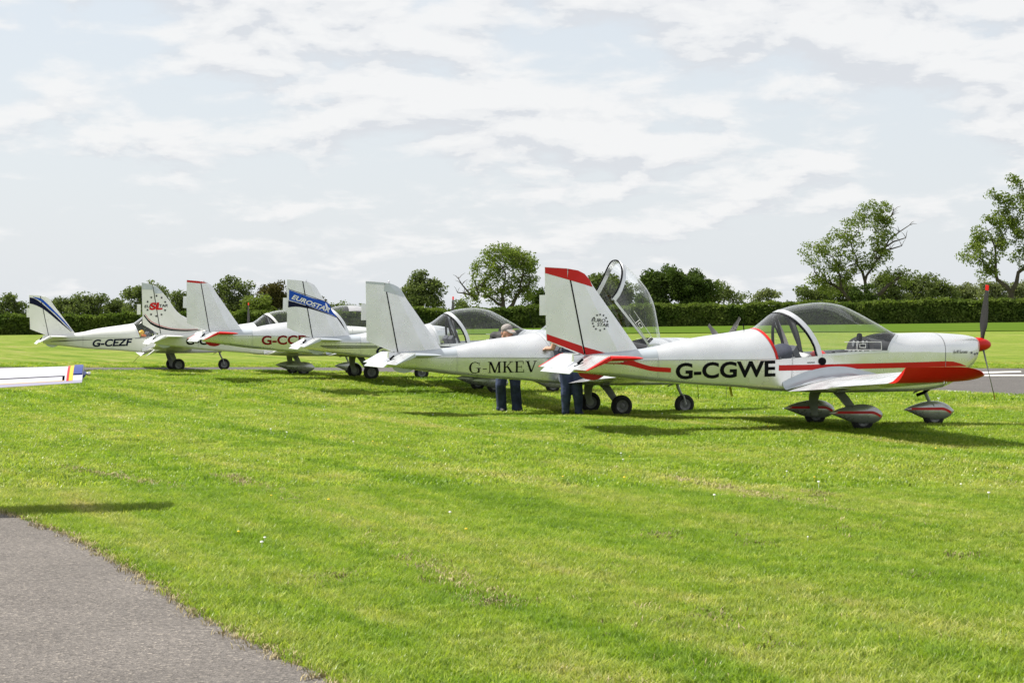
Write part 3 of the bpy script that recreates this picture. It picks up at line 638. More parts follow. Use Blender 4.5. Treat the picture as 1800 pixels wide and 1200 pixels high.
def serif_text(s_):
    V, F = [], []
    def quad(*p): b = len(V); V.extend(p); F.append(tuple(range(b, b + len(p))))
    def stem(x, w, y0=0, y1=1): quad((x, y0), (x + w, y0), (x + w, y1), (x, y1))
    def diag(xa, ya, xb, yb, w): quad((xa, ya), (xa + w, ya), (xb + w, yb), (xb, yb))
    def ser(x0, x1, y): quad((x0, y), (x1, y), (x1, y + .055), (x0, y + .055))
    cx = 0
    for ch in s_:
        o = cx
        if ch == 'G':
            n = 22; pts = []
            for k in range(n + 1):
                a = R(48) + R(284) * k / n; t_ = .065 + .085 * max(0, -math.cos(a)) + .01; pts.append(((o + .42 + .42 * math.cos(a), .5 + .52 * math.sin(a)), (o + .42 + (.42 - t_) * math.cos(a), .5 + (.52 - .06) * math.sin(a))))
            for (a, b), (c, d) in zip(pts[:-1], pts[1:]): quad(a, b, d, c)
            stem(o + .65, .13, .05, .44); ser(o + .54, o + .86, .42); stem(o + .71, .045, .70, .96); cx += .98
        elif ch == '-': quad((o + .02, .33), (o + .32, .33), (o + .32, .40), (o + .02, .40)); cx += .40
        elif ch == 'M':
            stem(o + .10, .075); diag(o + .10, 1, o + .44, .0, .16); diag(o + .75, 1, o + .46, .0, .085); stem(o + .75, .14)
            ser(o + .0, o + .25, -.002); ser(o + .66, o + .98, -.002); ser(o, o + .2, .958); ser(o + .78, o + .98, .958); cx += 1.06
        elif ch == 'K':
            stem(o + .09, .14); diag(o + .17, .42, o + .60, 1, .08); diag(o + .57, .0, o + .28, .56, .16); ser(o, o + .31, -.002); ser(o, o + .31, .958); ser(o + .5, o + .82, -.002); ser(o + .48, o + .76, .958); cx += .88
        elif ch == 'E':
            stem(o + .09, .14); ser(o, o + .68, -.002); ser(o, o + .64, .958); ser(o + .2, o + .5, .48); stem(o + .60, .045, .74, .97); stem(o + .64, .045, .03, .27); stem(o + .47, .04, .38, .62); cx += .78
        elif ch == 'V':
            diag(o + .07, 1, o + .35, 0, .16); diag(o + .69, 1, o + .40, 0, .08); ser(o, o + .32, .958); ser(o + .58, o + .86, .958); cx += .88
    return V, F
def star(cx, cz, r, rot=0.0):
    return [(cx + (r if k % 2 == 0 else r * .42) * math.sin(k * math.pi / 5 + rot), cz + (r if k % 2 == 0 else r * .42) * math.cos(k * math.pi / 5 + rot)) for k in range(10)]
def stars(name, pts, r, surf, m, par, off=.004):
    for x, z in pts: put(name, decal(name, star(x, z, r), [tuple(range(10))], surf, off, .2), m, par)
finS = lambda x, z: finhalf(FIN_STD, x, z) + .002
finL = lambda x, z: finhalf(FIN_SL, x, z) + .002

def aircraft(label, pose, skin=ALU, fin_skin=None, tip=None, spats=True, spat_stripe=False, spin=None, finkey='', bow=ALU2, trim=SEAM, openc=0, blades=(10, 150, 266), wing_tip=None, cowl=None, flap='flap', prop_tip=RED):
    X, Y, Z, ps, pt = pose
    root = empty('light_aircraft', (X, Y, Z), (0, -R(pt), R(ps)))
    tag(root, label, 'aeroplane', 'light aircraft parked in a row on the grass')
    P = lambda n, k, m, par=root, loc=None: put(n, MESH[k], m, par, loc)
    fin_skin = fin_skin or skin; tip = tip or FAIR; wing_tip = wing_tip or tip
    hull = P('fuselage', 'fuselage', skin); P('skin_seam', 'skin_seam', SEAM, hull); P('root_fairing', 'root_fairing', FAIR if skin is not WHITE else WHITE, hull)
    cw = P('cowling', 'cowling', cowl or skin); P('seam', 'cowl_seam', SEAM, cw)
    rw = P('rear_window', 'rear_window', GLASS); P('edge', 'rear_edge', trim if trim is not SEAM else ALU2, rw)
    cn = P('canopy', 'canopy', GLASS, root, MESH['pivot']); P('bow', 'canopy_bow', bow, cn); P('rail', 'canopy_rail1', bow, cn); P('rail', 'canopy_rail-1', bow, cn); P('edge', 'windscreen_edge', bow, cn); P('seal', 'canopy_seal', BLACK, cn); P('vent_frame', 'vent_frame', LETW, cn)
    cn.rotation_euler = (0, R(openc), 0)
    P('seat', 'seat', SEATM); ip = P('instrument_panel', 'instrument_panel', DARK); 
    for y, z in DIALS: P('dial', 'dial', GREYP, ip, (.296, y, z))
    for y in np.linspace(-.36, .36, 9): P('switch', 'switch', GREYP, ip, (.292, y, .88))
    P('compass', 'compass', BLACK, ip)
    P('control_stick', 'control_stick', BLACK); P('cockpit_floor', 'cockpit_floor', GREYP); P('roll_bar', 'roll_bar', DARK)
    for k in ('_r', '_l'):
        w = P('wing', 'wing' + k, skin); P('rivet_lines', 'wing_rivets' + k, ALU2, w); P('flap', flap + k, skin, w); P('aileron', 'aileron' + k, skin, w); P('wing_tip', 'wing_tip' + k, wing_tip, w); P('root_fillet', 'wing_fillet' + k, FAIR if skin is not WHITE else WHITE, w)
    fn = P('fin', 'fin' + finkey, fin_skin); P('hinge_gap', 'hinge_gap' + finkey, BLACK, fn)
    rd = P('rudder', 'rudder' + finkey, fin_skin); P('trim_tab', 'rudder_tab' + finkey, fin_skin, rd)
    tp = P('tailplane', 'tailplane', skin); el = P('elevator', 'elevator', skin); P('trim_tab', 'elevator_tab', skin, el); P('horn', 'tab_horn', BLACK, el)
    for k in ('_r', '_l'): P('tip', 'tailplane_tip' + k, tip, tp); P('tip', 'elevator_tip' + k, tip, el)
    P('tail_skid', 'tail_skid', tip if tip is RED else FAIR)
    for k, sg in (('_r', -1), ('_l', 1)):
        lg = P('main_leg', 'main_leg' + k, LEG); P('brake', 'brake' + k, LEG, lg)
        wh = empty('main_wheel', (-.01, sg * .775, .150 if spats else .165)); wh.parent = root
        P('tyre', ('small' if spats else 'main') + '_tyre', RUBBER, wh); P('rim', ('small' if spats else 'main') + '_rim', RIM, wh)
        if spats:
            s_ = P('wheel_spat', 'main_spat', SPAT, root, (0, sg * .775, 0))
            if spat_stripe: P('stripe', 'main_spat_stripe', RED, s_)
    P('nose_leg', 'nose_leg', LEG)
    wh = empty('nose_wheel', (1.35, 0, .150 if spats else .158)); wh.parent = root
    P('tyre', ('small' if spats else 'nose') + '_tyre', RUBBER, wh); P('rim', ('small' if spats else 'nose') + '_rim', RIM, wh)
    if spats:
        s_ = P('wheel_spat', 'nose_spat', SPAT, root, (1.355, 0, 0))
        if spat_stripe: P('stripe', 'nose_spat_stripe', RED, s_)
    P('spinner', 'spinner', spin or WHITE)
    for a in blades:
        b = P('propeller_blade', 'blade', PROP, root, (2.045, 0, 1.086)); b.rotation_euler = (R(a), 0, 0); P('tip', 'blade_tip', prop_tip, b)
    return root, hull, fn, rd
def part(name, me, m, par): return put(name, me, m, par)
def tubepart(name, pts, r, m, par): return put(name, MB().tube(pts, r, 6).me(name), m, par)
def strobe(root, z=2.075):
    put('strobe', MB().lathe([(.022, 0), (.022, .02), (.012, .034), (.001, .036)], 'z', 10, (-3.62, 0, z - .02)).me('strobe'), CHROME, root)

POSE = {'CGWE': (4.28, 26.81, -.003, 14.1, -.02), 'MKEV': (1.52, 33.09, -.113, 16.4, -.66), 'EURO': (-.51, 40.4, -.004, 13, -1.58), 'CCD': (-3.33, 45.76, .094, 18, -1.42), 'SL': (-5.41, 51.84, .016, 16.4, -.68), 'CEZF': (-9.4, 57.23, -.002, 15.9, -.04)}
# --- 1: silver with red trim
root, hull, fn, rd = aircraft('silver and red light aircraft lettered G-CGWE with red striped wheel spats', POSE['CGWE'], tip=RED, spats=True, spat_stripe=True, spin=RED, trim=RED, blades=(11, 152, 268))
part('stripe', band('stripe', [(-1.055, .838), (-.2, .850), (.9, .868), (1.30, .876), (1.42, .872), (1.55, .842), (1.64, .812)], [(-1.035, .767), (-.2, .782), (.9, .800), (1.30, .806), (1.42, .808), (1.55, .808), (1.64, .806)], side), RED, hull)
part('tail_stripe', band('tail_stripe', [(-3.45, 1.0), (-3.1, .985), (-2.95, .935), (-2.8, .870), (-2.62, .822), (-2.40, .806)], [(-3.45, .86), (-3.1, .855), (-2.95, .842), (-2.8, .805), (-2.62, .764), (-2.39, .748)], side, .006), RED, hull)
part('tail_end', band('tail_end', [(-3.61, .86), (-3.46, .86)], [(-3.61, .77), (-3.46, .755)], side, .006), RED, hull)
part('registration', text('registration', 'G-CGWE', (-2.335, .657), (-1.075, .693), .210, side, .030), BLACK, hull)
part('tip_band', poly('tip_band', [(-3.70, 1.925), (-3.365, 1.832), (-3.40, 1.92), (-3.47, 1.997), (-3.56, 2.04), (-3.685, 2.058)], finS), RED, fn)
part('tip_band', poly('tip_band', [(-3.985, 2.003), (-3.70, 1.925), (-3.70, 2.060), (-3.985, 2.076)], finS), RED, rd)
part('base_band', poly('base_band', [(-3.485, 1.075), (-3.02, .945), (-3.455, .945)], finS, .006), RED, fn)
part('base_band', poly('base_band', [(-3.965, 1.236), (-3.51, 1.083), (-3.482, .972), (-3.958, 1.156)], finS), RED, rd)
part('fin_logo', text('fin_logo', 'EURO', (-3.385, 1.392), (-3.20, 1.380), .044, finS, .012, .12), BLACK, fn)
part('fin_logo', text('fin_logo', 'STAR', (-3.31, 1.334), (-3.155, 1.324), .044, finS, .012, .12), BLACK, fn)
stars('star', [(-3.27 + .098 * math.sin(R(a)), 1.382 + .10 * math.cos(R(a))) for a in (0, 28, 56, 84, 145, 180, 215, 240, 262, 305, 335)], .017, finS, BLACK, fn)
part('cowl_script', text('cowl_script', 'Ev-97 Eurostar', (1.42, .975), (1.66, .978), .045, lambda x, z: side(x, z) + .004, .005, .3), BLACK, root)
cw_ = [c for c in root.children if c.name.startswith('cowling')][0]
stars('star', [(1.73, .985), (1.80, .968), (1.86, .975)], .022, lambda x, z: side(x, z) + .005, NAVY, cw_)
part('canopy_latch', MB().lathe([(.001, -.02), (.035, -.02), (.048, -.012), (.05, 0)], 'y', 20, (-.46, -.545, .886)).me('canopy_latch'), BLACK, root)
part('placard', poly('placard', [(-.66, .876), (-.56, .879), (-.56, .864), (-.66, .861)], side), GREYP, hull)
tubepart('antenna', [(-1.32, 0, 1.28), (-1.33, 0, 1.37)], .007, BLACK, root); tubepart('tie_down_strap', [(-1.52, -.02, .55), (-1.49, -.02, .43)], .016, STRAP, root)
tubepart('belly_antenna', [(-1.95, 0, .58), (-1.94, 0, .40)], .004, BLACK, root); tubepart('tip_ring', [(-.36, -3.86, .735), (-.355, -3.86, .70), (-.385, -3.86, .70), (-.38, -3.86, .735)], .006, CHROME, root)
tubepart('exhaust', [(1.25, -.16, .54), (1.12, -.18, .46), (1.02, -.19, .43)], .022, BLACK, root)
# --- 2: bare silver, canopy open
root, hull, fn, rd = aircraft('plain silver light aircraft lettered G-MKEV with its canopy tilted open', POSE['MKEV'], spats=False, openc=53, bow=ALU2, blades=(52, 172, -62), spin=FAIR, prop_tip=PROP)
part('registration', text('registration', '', (-2.37, .652), (-1.315, .684), .182, side, vf=serif_text('G-MKEV')), BLACK, hull)
part('fin_cap', poly('fin_cap', [(-3.70, 1.93), (-3.37, 1.842), (-3.40, 1.92), (-3.47, 1.997), (-3.56, 2.04), (-3.685, 2.058)], finS), FAIR, fn)
part('rudder_cap', poly('rudder_cap', [(-3.985, 2.045), (-3.70, 2.025), (-3.70, 2.060), (-3.985, 2.076)], finS), FAIR, rd)
strobe(root); tubepart('belly_antenna', [(-2.7, 0, .64), (-2.86, 0, .44)], .004, BLACK, root)
tubepart('canopy_strut', [(-.75, -.30, 1.05), (.0, -.42, 1.40)], .008, CHROME, root)
# --- 3: blue tail band
root, hull, fn, rd = aircraft('silver light aircraft with blue EUROSTAR band on its fin and bare grey spats', POSE['EURO'], spats=True, blades=(30, 150, 270), spin=WHITE)
part('blue_band', band('blue_band', [(-3.70, 1.806), (-3.56, 1.757), (-3.17, 1.640), (-3.1, 1.50), (-3.0, 1.385)], [(-3.70, 1.622), (-3.56, 1.585), (-3.17, 1.447), (-3.1, 1.424), (-3.0, 1.378)], finS), BLUE, fn)
part('blue_band', band('blue_band', [(-3.945, 1.882), (-3.68, 1.797)], [(-3.945, 1.688), (-3.66, 1.616)], finS), BLUE, rd)
part('navy_band', band('navy_band', [(-3.955, 1.676), (-3.80, 1.640), (-3.56, 1.575)], [(-3.955, 1.544), (-3.80, 1.562), (-3.56, 1.533)], finS, .003), NAVY, rd)
part('navy_line', band('navy_line', [(-3.96, 1.903), (-3.56, 1.783), (-3.18, 1.662)], [(-3.96, 1.893), (-3.56, 1.772), (-3.18, 1.651)], finS, .003), NAVY, fn)
part('navy_line', band('navy_line', [(-3.62, 1.602), (-3.2, 1.452), (-3.0, 1.376)], [(-3.62, 1.553), (-3.2, 1.438), (-3.0, 1.368)], finS, .003), NAVY, fn)
part('fin_lettering', text('fin_lettering', 'EUROSTAR', (-3.90, 1.712), (-3.165, 1.468), .092, finS, .03, .25, .0075), LETW, fn)
part('stripe', band('stripe', [(-3.32, .826), (-2.24, .846)], [(-3.32, .812), (-2.24, .828)], side), NAVY, hull)
part('stripe', band('stripe', [(-3.30, .803), (-3.2, .803), (-2.23, .818)], [(-3.30, .798), (-3.18, .782), (-2.23, .808)], side), NAVY, hull)
part('stripe', band('stripe', [(-1.35, .872), (.9, .880)], [(-1.35, .850), (.9, .862)], side), NAVY, hull)
part('registration', text('registration', 'G-C', (-2.26, .672), (-1.75, .69), .165, side, .035, .28), NAVY, hull)
strobe(root); tubepart('antenna', [(-3.28, 0, 1.72), (-3.20, 0, 1.70)], .006, BLACK, root); tubepart('antenna', [(.95, .1, 1.24), (.84, .1, 1.66)], .004, BLACK, root)
# --- 4: red tips
root, hull, fn, rd = aircraft('silver light aircraft with dark red G-CCD lettering and thin red fin cap', POSE['CCD'], spats=False, tip=RED, wing_tip=ALU, blades=(2, 122, 242), spin=WHITE)
part('fin_cap', poly('fin_cap', [(-3.70, 2.02), (-3.52, 2.03), (-3.56, 2.04), (-3.685, 2.060)], finS), RED, fn)
part('rudder_cap', poly('rudder_cap', [(-3.985, 2.035), (-3.70, 2.015), (-3.70, 2.060), (-3.985, 2.078)], finS), RED, rd)
part('registration', text('registration', 'G-CCD', (-2.36, .705), (-1.36, .742), .205, side, .03), MAROON, hull)
angs = [math.pi * k / 24 for k in range(7, 18)]
put('sunshade', MB().grid(shell('s', lambda a: lerp(-.50, -.42, math.sin(a)), lambda a: lerp(-.02, .05, math.sin(a)), 7, zt, -.02, angs)).me('sunshade'), SHADE, root)
strobe(root)
# --- 5: white with curved dorsal fin
root, hull, fn, rd = aircraft('white light aircraft with curved dorsal fin bearing a circle of stars and red SL', POSE['SL'], skin=WHITE, fin_skin=OFFW, tip=WHITE, wing_tip=WHITE, finkey='_sl', spats=True, blades=(60, 180, 300), bow=WHITE)
part('fin_cap', poly('fin_cap', [(-3.655, 2.09), (-3.62, 1.995), (-3.43, 2.015), (-3.55, 2.135), (-3.66, 2.195)], finL), FAIR, fn)
part('rudder_cap', poly('rudder_cap', [(-3.94, 2.095), (-3.68, 2.09), (-3.685, 2.205), (-3.945, 2.262)], finL), FAIR, rd)
stars('star', [(-3.585 + .235 * math.sin(R(a)), 1.69 + .25 * math.cos(R(a))) for a in (0, 33, 66, 114, 147, 180, 213, 246, 294, 327)], .036, finL, BLACK, fn)
part('fin_lettering', text('fin_lettering', 'EUROSTAR', (-3.875, 1.64), (-3.30, 1.672), .07, finL, .02, .15), BLACK, fn)
part('fin_lettering', text('fin_lettering', 'SL', (-3.755, 1.585), (-3.43, 1.60), .185, finL, .05, .12, .0065), RED, fn)
part('swoosh', band('swoosh', [(-3.89, 1.483), (-3.72, 1.295), (-3.5, 1.191), (-3.19, 1.12), (-2.87, 1.103), (-2.49, 1.117)], [(-3.89, 1.44), (-3.72, 1.240), (-3.5, 1.140), (-3.19, 1.083), (-2.87, 1.072), (-2.49, 1.110)], lambda x, z: max(finL(x, z), side(x, z) if x > -3.45 and z < ztm(x) else 0)), BLACK, fn)
part('swoosh_line', band('swoosh_line', [(-3.86, 1.49), (-3.72, 1.325), (-3.5, 1.216), (-3.19, 1.142), (-2.87, 1.122), (-2.55, 1.13)], [(-3.86, 1.475), (-3.72, 1.310), (-3.5, 1.204), (-3.19, 1.131), (-2.87, 1.113), (-2.55, 1.122)], lambda x, z: max(finL(x, z), side(x, z) if x > -3.45 and z < ztm(x) else 0)), RED, fn)
part('registration', text('registration', 'G-CHMW', (-2.86, .735), (-1.50, .745), .20, side, .032, .2), BLACK, hull)
# --- 6: white with blue curves on the fin
root, hull, fn, rd = aircraft('white light aircraft lettered G-CEZF with navy and blue curves on its fin', POSE['CEZF'], skin=WHITE, fin_skin=OFFW, tip=WHITE, wing_tip=WHITE, spats=False, blades=(-2, 118, 238), flap='flap_down', bow=WHITE)
ntop = [(-3.975, 2.02), (-3.88, 2.0), (-3.68, 1.877), (-3.47, 1.692), (-3.27, 1.507), (-3.08, 1.309), (-2.86, 1.088)]; nbot = [(-3.975, 1.852), (-3.88, 1.827), (-3.68, 1.741), (-3.47, 1.593), (-3.27, 1.42), (-3.08, 1.259), (-2.86, 1.075)]
part('navy_curve', band('navy_curve', ntop, nbot, finS), NAVY, fn)
part('blue_curve', band('blue_curve', [(-3.88, 2.035), (-3.68, 1.989), (-3.49, 1.829), (-3.27, 1.606), (-3.08, 1.408), (-2.83, 1.10)], [(-3.88, 2.02), (-3.68, 1.915), (-3.49, 1.742), (-3.27, 1.544), (-3.08, 1.346), (-2.83, 1.085)], finS), BLUE, fn)
part('registration', text('registration', 'G-CEZF', (-2.30, .658), (-1.235, .690), .205, side, .035, .22), NAVY, hull)
part('stripe', band('stripe', [(-3.42, .812), (-3.0, .842), (-2.3, .864)], [(-3.42, .80), (-3.0, .818), (-2.3, .856)], side), NAVY, hull)
part('stripe', band('stripe', [(-1.17, .900), (-.62, .915)], [(-1.17, .888), (-.62, .905)], side), NAVY, hull)
tubepart('belly_antenna', [(-.95, -.2, .5), (-1.2, -.2, .22)], .005, BLACK, root)

# --- things lying in the cockpits
def to_world(key, p):
    X, Y, Z, ps, pt = POSE[key]; M = Matrix.Translation((X, Y, Z)) @ Matrix.Rotation(R(ps), 4, 'Z') @ Matrix.Rotation(-R(pt), 4, 'Y'); return M @ Vector(p), R(ps)
def lump(name, key, p, d, m, label, cat, seed=0, rough=.25):
    bm = bmesh.new(); bmesh.ops.create_icosphere(bm, subdivisions=3, radius=1); r = random.Random(seed); ph = [(Vector((r.uniform(-3, 3), r.uniform(-3, 3), r.uniform(-3, 3))), r.uniform(0, 6)) for _ in range(6)]
    for v in bm.verts:
        k = 1 + rough * sum(math.sin(v.co.dot(a) + b) for a, b in ph) / 4; v.co = Vector((v.co.x * d[0] * k, v.co.y * d[1] * k, max(v.co.z, -.35) * d[2] * k))
    me = bpy.data.meshes.new(name); bm.to_mesh(me); bm.free(); me.shade_smooth(); w, rz = to_world(key, p)
    o = put(name, me, m, None, w); o.rotation_euler = (0, 0, rz); return tag(o, label, cat)
lump('jacket', 'CGWE', (-.86, -.16, .965), (.20, .24, .15), CLOTHN, 'crumpled navy jacket behind the seats of the red-trimmed aircraft', 'jacket', 3)
lump('paper_bag', 'CGWE', (-.72, -.33, .935), (.20, .12, .055), PAPER, 'crumpled white bag below the navy jacket in the cockpit', 'bag', 5, .5)
lump('headset', 'CGWE', (-.66, -.2, 1.02), (.055, .06, .07), BLACK, 'black headset beside the navy jacket in the cockpit', 'headset', 8, .1)
lump('cushion', 'CGWE', (-.40, -.25, .93), (.12, .18, .10), RED, 'red cushion on the seat behind the silver canopy bow', 'cushion', 9, .15)
lump('soft_toy', 'CEZF', (-.98, -.30, 1.02), (.09, .08, .10), YEL, 'round yellow bundle behind the rear window of the aircraft lettered G-CEZF', 'bundle', 12, .15)
lump('cloth_bundle', 'CEZF', (-.92, -.36, .95), (.09, .07, .06), ORANGE, 'orange cloth below the yellow bundle behind the rear window', 'cloth', 14, .2)

# --- 7: white aircraft beyond the frame, one wing reaching in
def visitor():
    hd = R(100); rt = Vector((math.sin(hd), -math.cos(hd), 0)); tipw = Vector((-3.23, 15.55, 0)); c = tipw - rt * 4.92
    root = empty('light_aircraft', (c.x, c.y, 0), (0, 0, hd)); tag(root, 'white aircraft wing with blue tip and red and yellow band over the grass', 'aeroplane')
    P = lambda n, k, m, par=root, loc=None: put(n, MESH[k], m, par, loc)
    P('fuselage', 'fuselage', WHITE); P('cowling', 'cowling', WHITE); P('canopy', 'canopy', GLASS, root, MESH['pivot']); P('rear_window', 'rear_window', GLASS); P('fin', 'fin', WHITE); P('rudder', 'rudder', WHITE); P('tailplane', 'tailplane', WHITE); P('elevator', 'elevator', WHITE); P('nose_leg', 'nose_leg', LEG); P('spinner', 'spinner', BLUE); P('seat', 'seat', SEATM); P('cockpit_floor', 'cockpit_floor', GREYP)
    for a in (0, 120, 240): b = P('propeller_blade', 'blade', PROP, root, (2.045, 0, 1.086)); b.rotation_euler = (R(a), 0, 0)
    for k, sg in (('_r', -1), ('_l', 1)):
        P('main_leg', 'main_leg' + k, LEG); wh = empty('main_wheel', (-.01, sg * .775, .165)); wh.parent = root; P('tyre', 'main_tyre', RUBBER, wh); P('rim', 'main_rim', RIM, wh)
    wh = empty('nose_wheel', (1.35, 0, .158)); wh.parent = root; P('tyre', 'nose_tyre', RUBBER, wh); P('rim', 'nose_rim', RIM, wh)
    NAVYB = mat('dark_blue_paint', (.012, .03, .20), .35); GREYW = mat('lilac_grey_edge_shade', (.27, .26, .34), .4)  # lilac grey: shade and reflection on the trailing edge, put into its colour
    for sg in (-1, 1):
        def sec(y):
            t = (y - .4) / 4.5; xl, xt = lerp(.42, .12, t), lerp(-.75, -.50, t); return xl, xt, lerp(.89, 1.035, t), lerp(.70, .955, t)
        def wp(y, t, up, o=0.0):
            xl, xt, zl, z2 = sec(y); u, l = foil(t, .13, .02); return (lerp(xl, xt, t), sg * y, lerp(zl, z2, t) + (xl - xt) * (u if up else l) + (o if up else -o))
        TT = [0, .006, .02, .05, .1, .18, .28, .4, .52, .64, .72, .76]
        def box(name, m, y0, y1, t0, t1, par, o=0.0, n=8):
            tt = [t for t in TT + [.8, .86, .92, 1.0] if t0 < t < t1]; tt = [t0] + tt + [t1]; b = MB()
            Pn = [[wp(y, t, True, o) for t in tt[::-1]] + [wp(y, t, False, o) for t in (tt[1:] if t0 == 0 else tt)] for y in np.linspace(y0, y1, n)]
            b.grid(Pn, cv=True); b.cap(Pn[0]); b.cap(Pn[-1]); return put(name, b.me(name, True, 40), m, par)
        LAV = mat('pale_lavender_paint', (.44, .44, .49), .35); w = box('wing', LAV, .4, 4.9, 0, .74, root, n=14)
        box('trailing_edge', GREYW, .4, 4.9, .915, 1.0, w, .001); box('flap', LAV, .6, 2.2, .75, .928, w); box('aileron', LAV, 2.22, 4.755, .752, .925, w); box('wing_panel', LAV, 4.772, 4.9, .742, .928, w)
        box('red_band', RED, 4.786, 4.802, 0.0, .926, w, .003, 3); box('yellow_band', YEL, 4.803, 4.83, 0.0, .926, w, .003, 3); box('tip_panel', NAVYB, 4.832, 4.896, .20, .72, w, .010, 4); box('gold_line', YEL, .6, 4.77, .905, .914, w, .002)
        box('aileron_gap', BLACK, 2.22, 4.77, .735, .758, w, .002)
        b = MB(); Pn = []
        for q in (0, .5, .85, 1):
            k = math.sqrt(max(0, 1 - q * q)); Pn.append([Vector(wp(4.89, .5, True)).lerp(Vector(wp(4.89, t, u_)), .55 * k) + Vector((0, sg * .035 * q, -.02)) for u_, t in [(True, t) for t in (.75, .5, .3)] + [(False, t) for t in (.3, .5, .75)]])
        b.grid(Pn, cv=True); b.cap(Pn[-1]); put('tip_fairing', b.me('tip_fairing'), NAVYB, w)
        put('tip_lamp', MB().lathe([(.001, 0), (.016, .0), (.018, .012), (.012, .028), (.001, .032)], 'y', 12, (wp(4.89, .55, True)[0], 4.925 if sg > 0 else -4.955, wp(4.89, .5, True)[2] - .03)).me('tip_lamp'), CHROME, w)
visitor()

# ------------------------------------------------------------------ people
def capsule(V, F, p0, r0, p1, r1, sc=(1, 1, 1)):
    bm = bmesh.new()
    for p, r in ((p0, r0), (p1, r1)):
        bmesh.ops.create_icosphere(bm, subdivisions=2, radius=1.0, matrix=Matrix.Translation(p) @ Matrix.Diagonal((r * sc[0], r * sc[1], r * sc[2], 1)))
    co = [tuple(v.co) for v in bm.verts]; bm.free(); bm = bmesh.new()
    for c in co: bm.verts.new(c)
    bmesh.ops.convex_hull(bm, input=bm.verts[:])
    for v in [v for v in bm.verts if not v.link_faces]: bm.verts.remove(v)
    bm.verts.index_update(); o = len(V); V += [tuple(v.co) for v in bm.verts]; F += [tuple(v.index + o for v in f.verts) for f in bm.faces]; bm.free()
def hand_prims(w, d, up, out, mk):
    """palm, four unequal bent fingers and a thumb; w wrist, d finger direction, up curl side, out thumb side"""
    w, d, up, out = Vector(w), Vector(d).normalized(), Vector(up).normalized(), Vector(out).normalized(); q = []
    pc = w + d * .055
    q.append((w, .026, w + d * .03, .030, mk, (1, 1, 1))); q.append((pc - out * .022, .019, pc + out * .022 + d * .02, .019, mk, (1, 1, 1)))
    for k, L in enumerate((.072, .085, .080, .062)):
        b = w + d * .088 + out * (.033 - .022 * k); m_ = b + d * L * .55 + up * .006; e = m_ + d * L * .32 + up * L * .34; q.append((b, .0095, m_, .009, mk, (1, 1, 1))); q.append((m_, .009, e, .0075, mk, (1, 1, 1)))
    b = w + d * .03 + out * .03; m_ = b + out * .028 + d * .03 + up * .008; q.append((b, .013, m_, .011, mk, (1, 1, 1))); q.append((m_, .011, m_ + d * .032 + up * .01, .009, mk, (1, 1, 1))); return q
def person(label, loc, prims, mats, rz=0.0):
    root = empty('person', loc, (0, 0, rz)); tag(root, label, 'person')
    V_, F_ = [], []
    for p0, r0, p1, r1, mk, sc in prims: capsule(V_, F_, Vector(p0), r0, Vector(p1), r1, sc)
    me = mesh('tmp', V_, F_, False); o = bpy.data.objects.new('tmp', me); COL.objects.link(o)
    md = o.modifiers.new('r', 'REMESH'); md.mode = 'VOXEL'; md.voxel_size = .0085; sm = o.modifiers.new('s', 'SMOOTH'); sm.factor = .5; sm.iterations = 3
    dg = bpy.context.evaluated_depsgraph_get(); m2 = bpy.data.meshes.new_from_object(o.evaluated_get(dg)); bpy.data.objects.remove(o)
    keys = list(mats); m2.materials.clear()
    for k in keys: m2.materials.append(mats[k])
    co = np.zeros(len(m2.polygons) * 3); m2.polygons.foreach_get('center', co); co = co.reshape(-1, 3); best = np.full(len(co), 1e9); idx = np.zeros(len(co), int)
    for p0, r0, p1, r1, mk, sc in prims:
        a = np.array(p0); b = np.array(p1); ab = b - a; S = 1 / np.array(sc); t_ = np.clip(((co - a) @ ab) / max(ab @ ab, 1e-9), 0, 1); d = np.linalg.norm((co - a - t_[:, None] * ab) * S, axis=1) - (r0 + (r1 - r0) * t_)
        hit = d < best; best[hit] = d[hit]; idx[hit] = keys.index(mk)
    # folds in the cloth
    m2.polygons.foreach_set('material_index', idx.astype(np.int32)); m2.shade_smooth(); m2.name = 'body'
    b = bpy.data.objects.new('body', m2); COL.objects.link(b); b.parent = root; return root
def denim():
    m = mat('dark_denim', (.030, .042, .085), .85, 0, .3, .6, 7, .9, 9); return m
DENIM = denim(); SKIN = mat('skin', (.50, .27, .19), .5, 0, .4, .06, 20); SHOE = mat('dark_shoe', (.02, .02, .022), .6); CAPM = mat('grey_cap', (.27, .245, .23), .85, var=.15, vscale=30); COAT = mat('black_jacket', (.018, .018, .020), .75, bump=.5, bscale=14); HAIR = mat('brown_hair', (.06, .035, .02), .6, var=.3, vscale=40)
def striped_top():
    m = mat('navy_striped_top', (.022, .026, .055), .85); t = m.node_tree; g = N(t, 'ShaderNodeNewGeometry'); sp = N(t, 'ShaderNodeSeparateXYZ'); t.links.new(g.outputs['Position'], sp.inputs[0])
    s_ = mth(t, 'FRACT', mth(t, 'MULTIPLY', sp.outputs[2], 24.0)); t.links.new(ramp(t, s_, [(.0, (.018, .022, .05)), (.62, (.018, .022, .05)), (.66, (.10, .11, .16)), (1, (.10, .11, .16))], 'CONSTANT'), t.nodes['Principled BSDF'].inputs['Base Color']); return m
STR = striped_top()
I3 = (1, 1, 1)
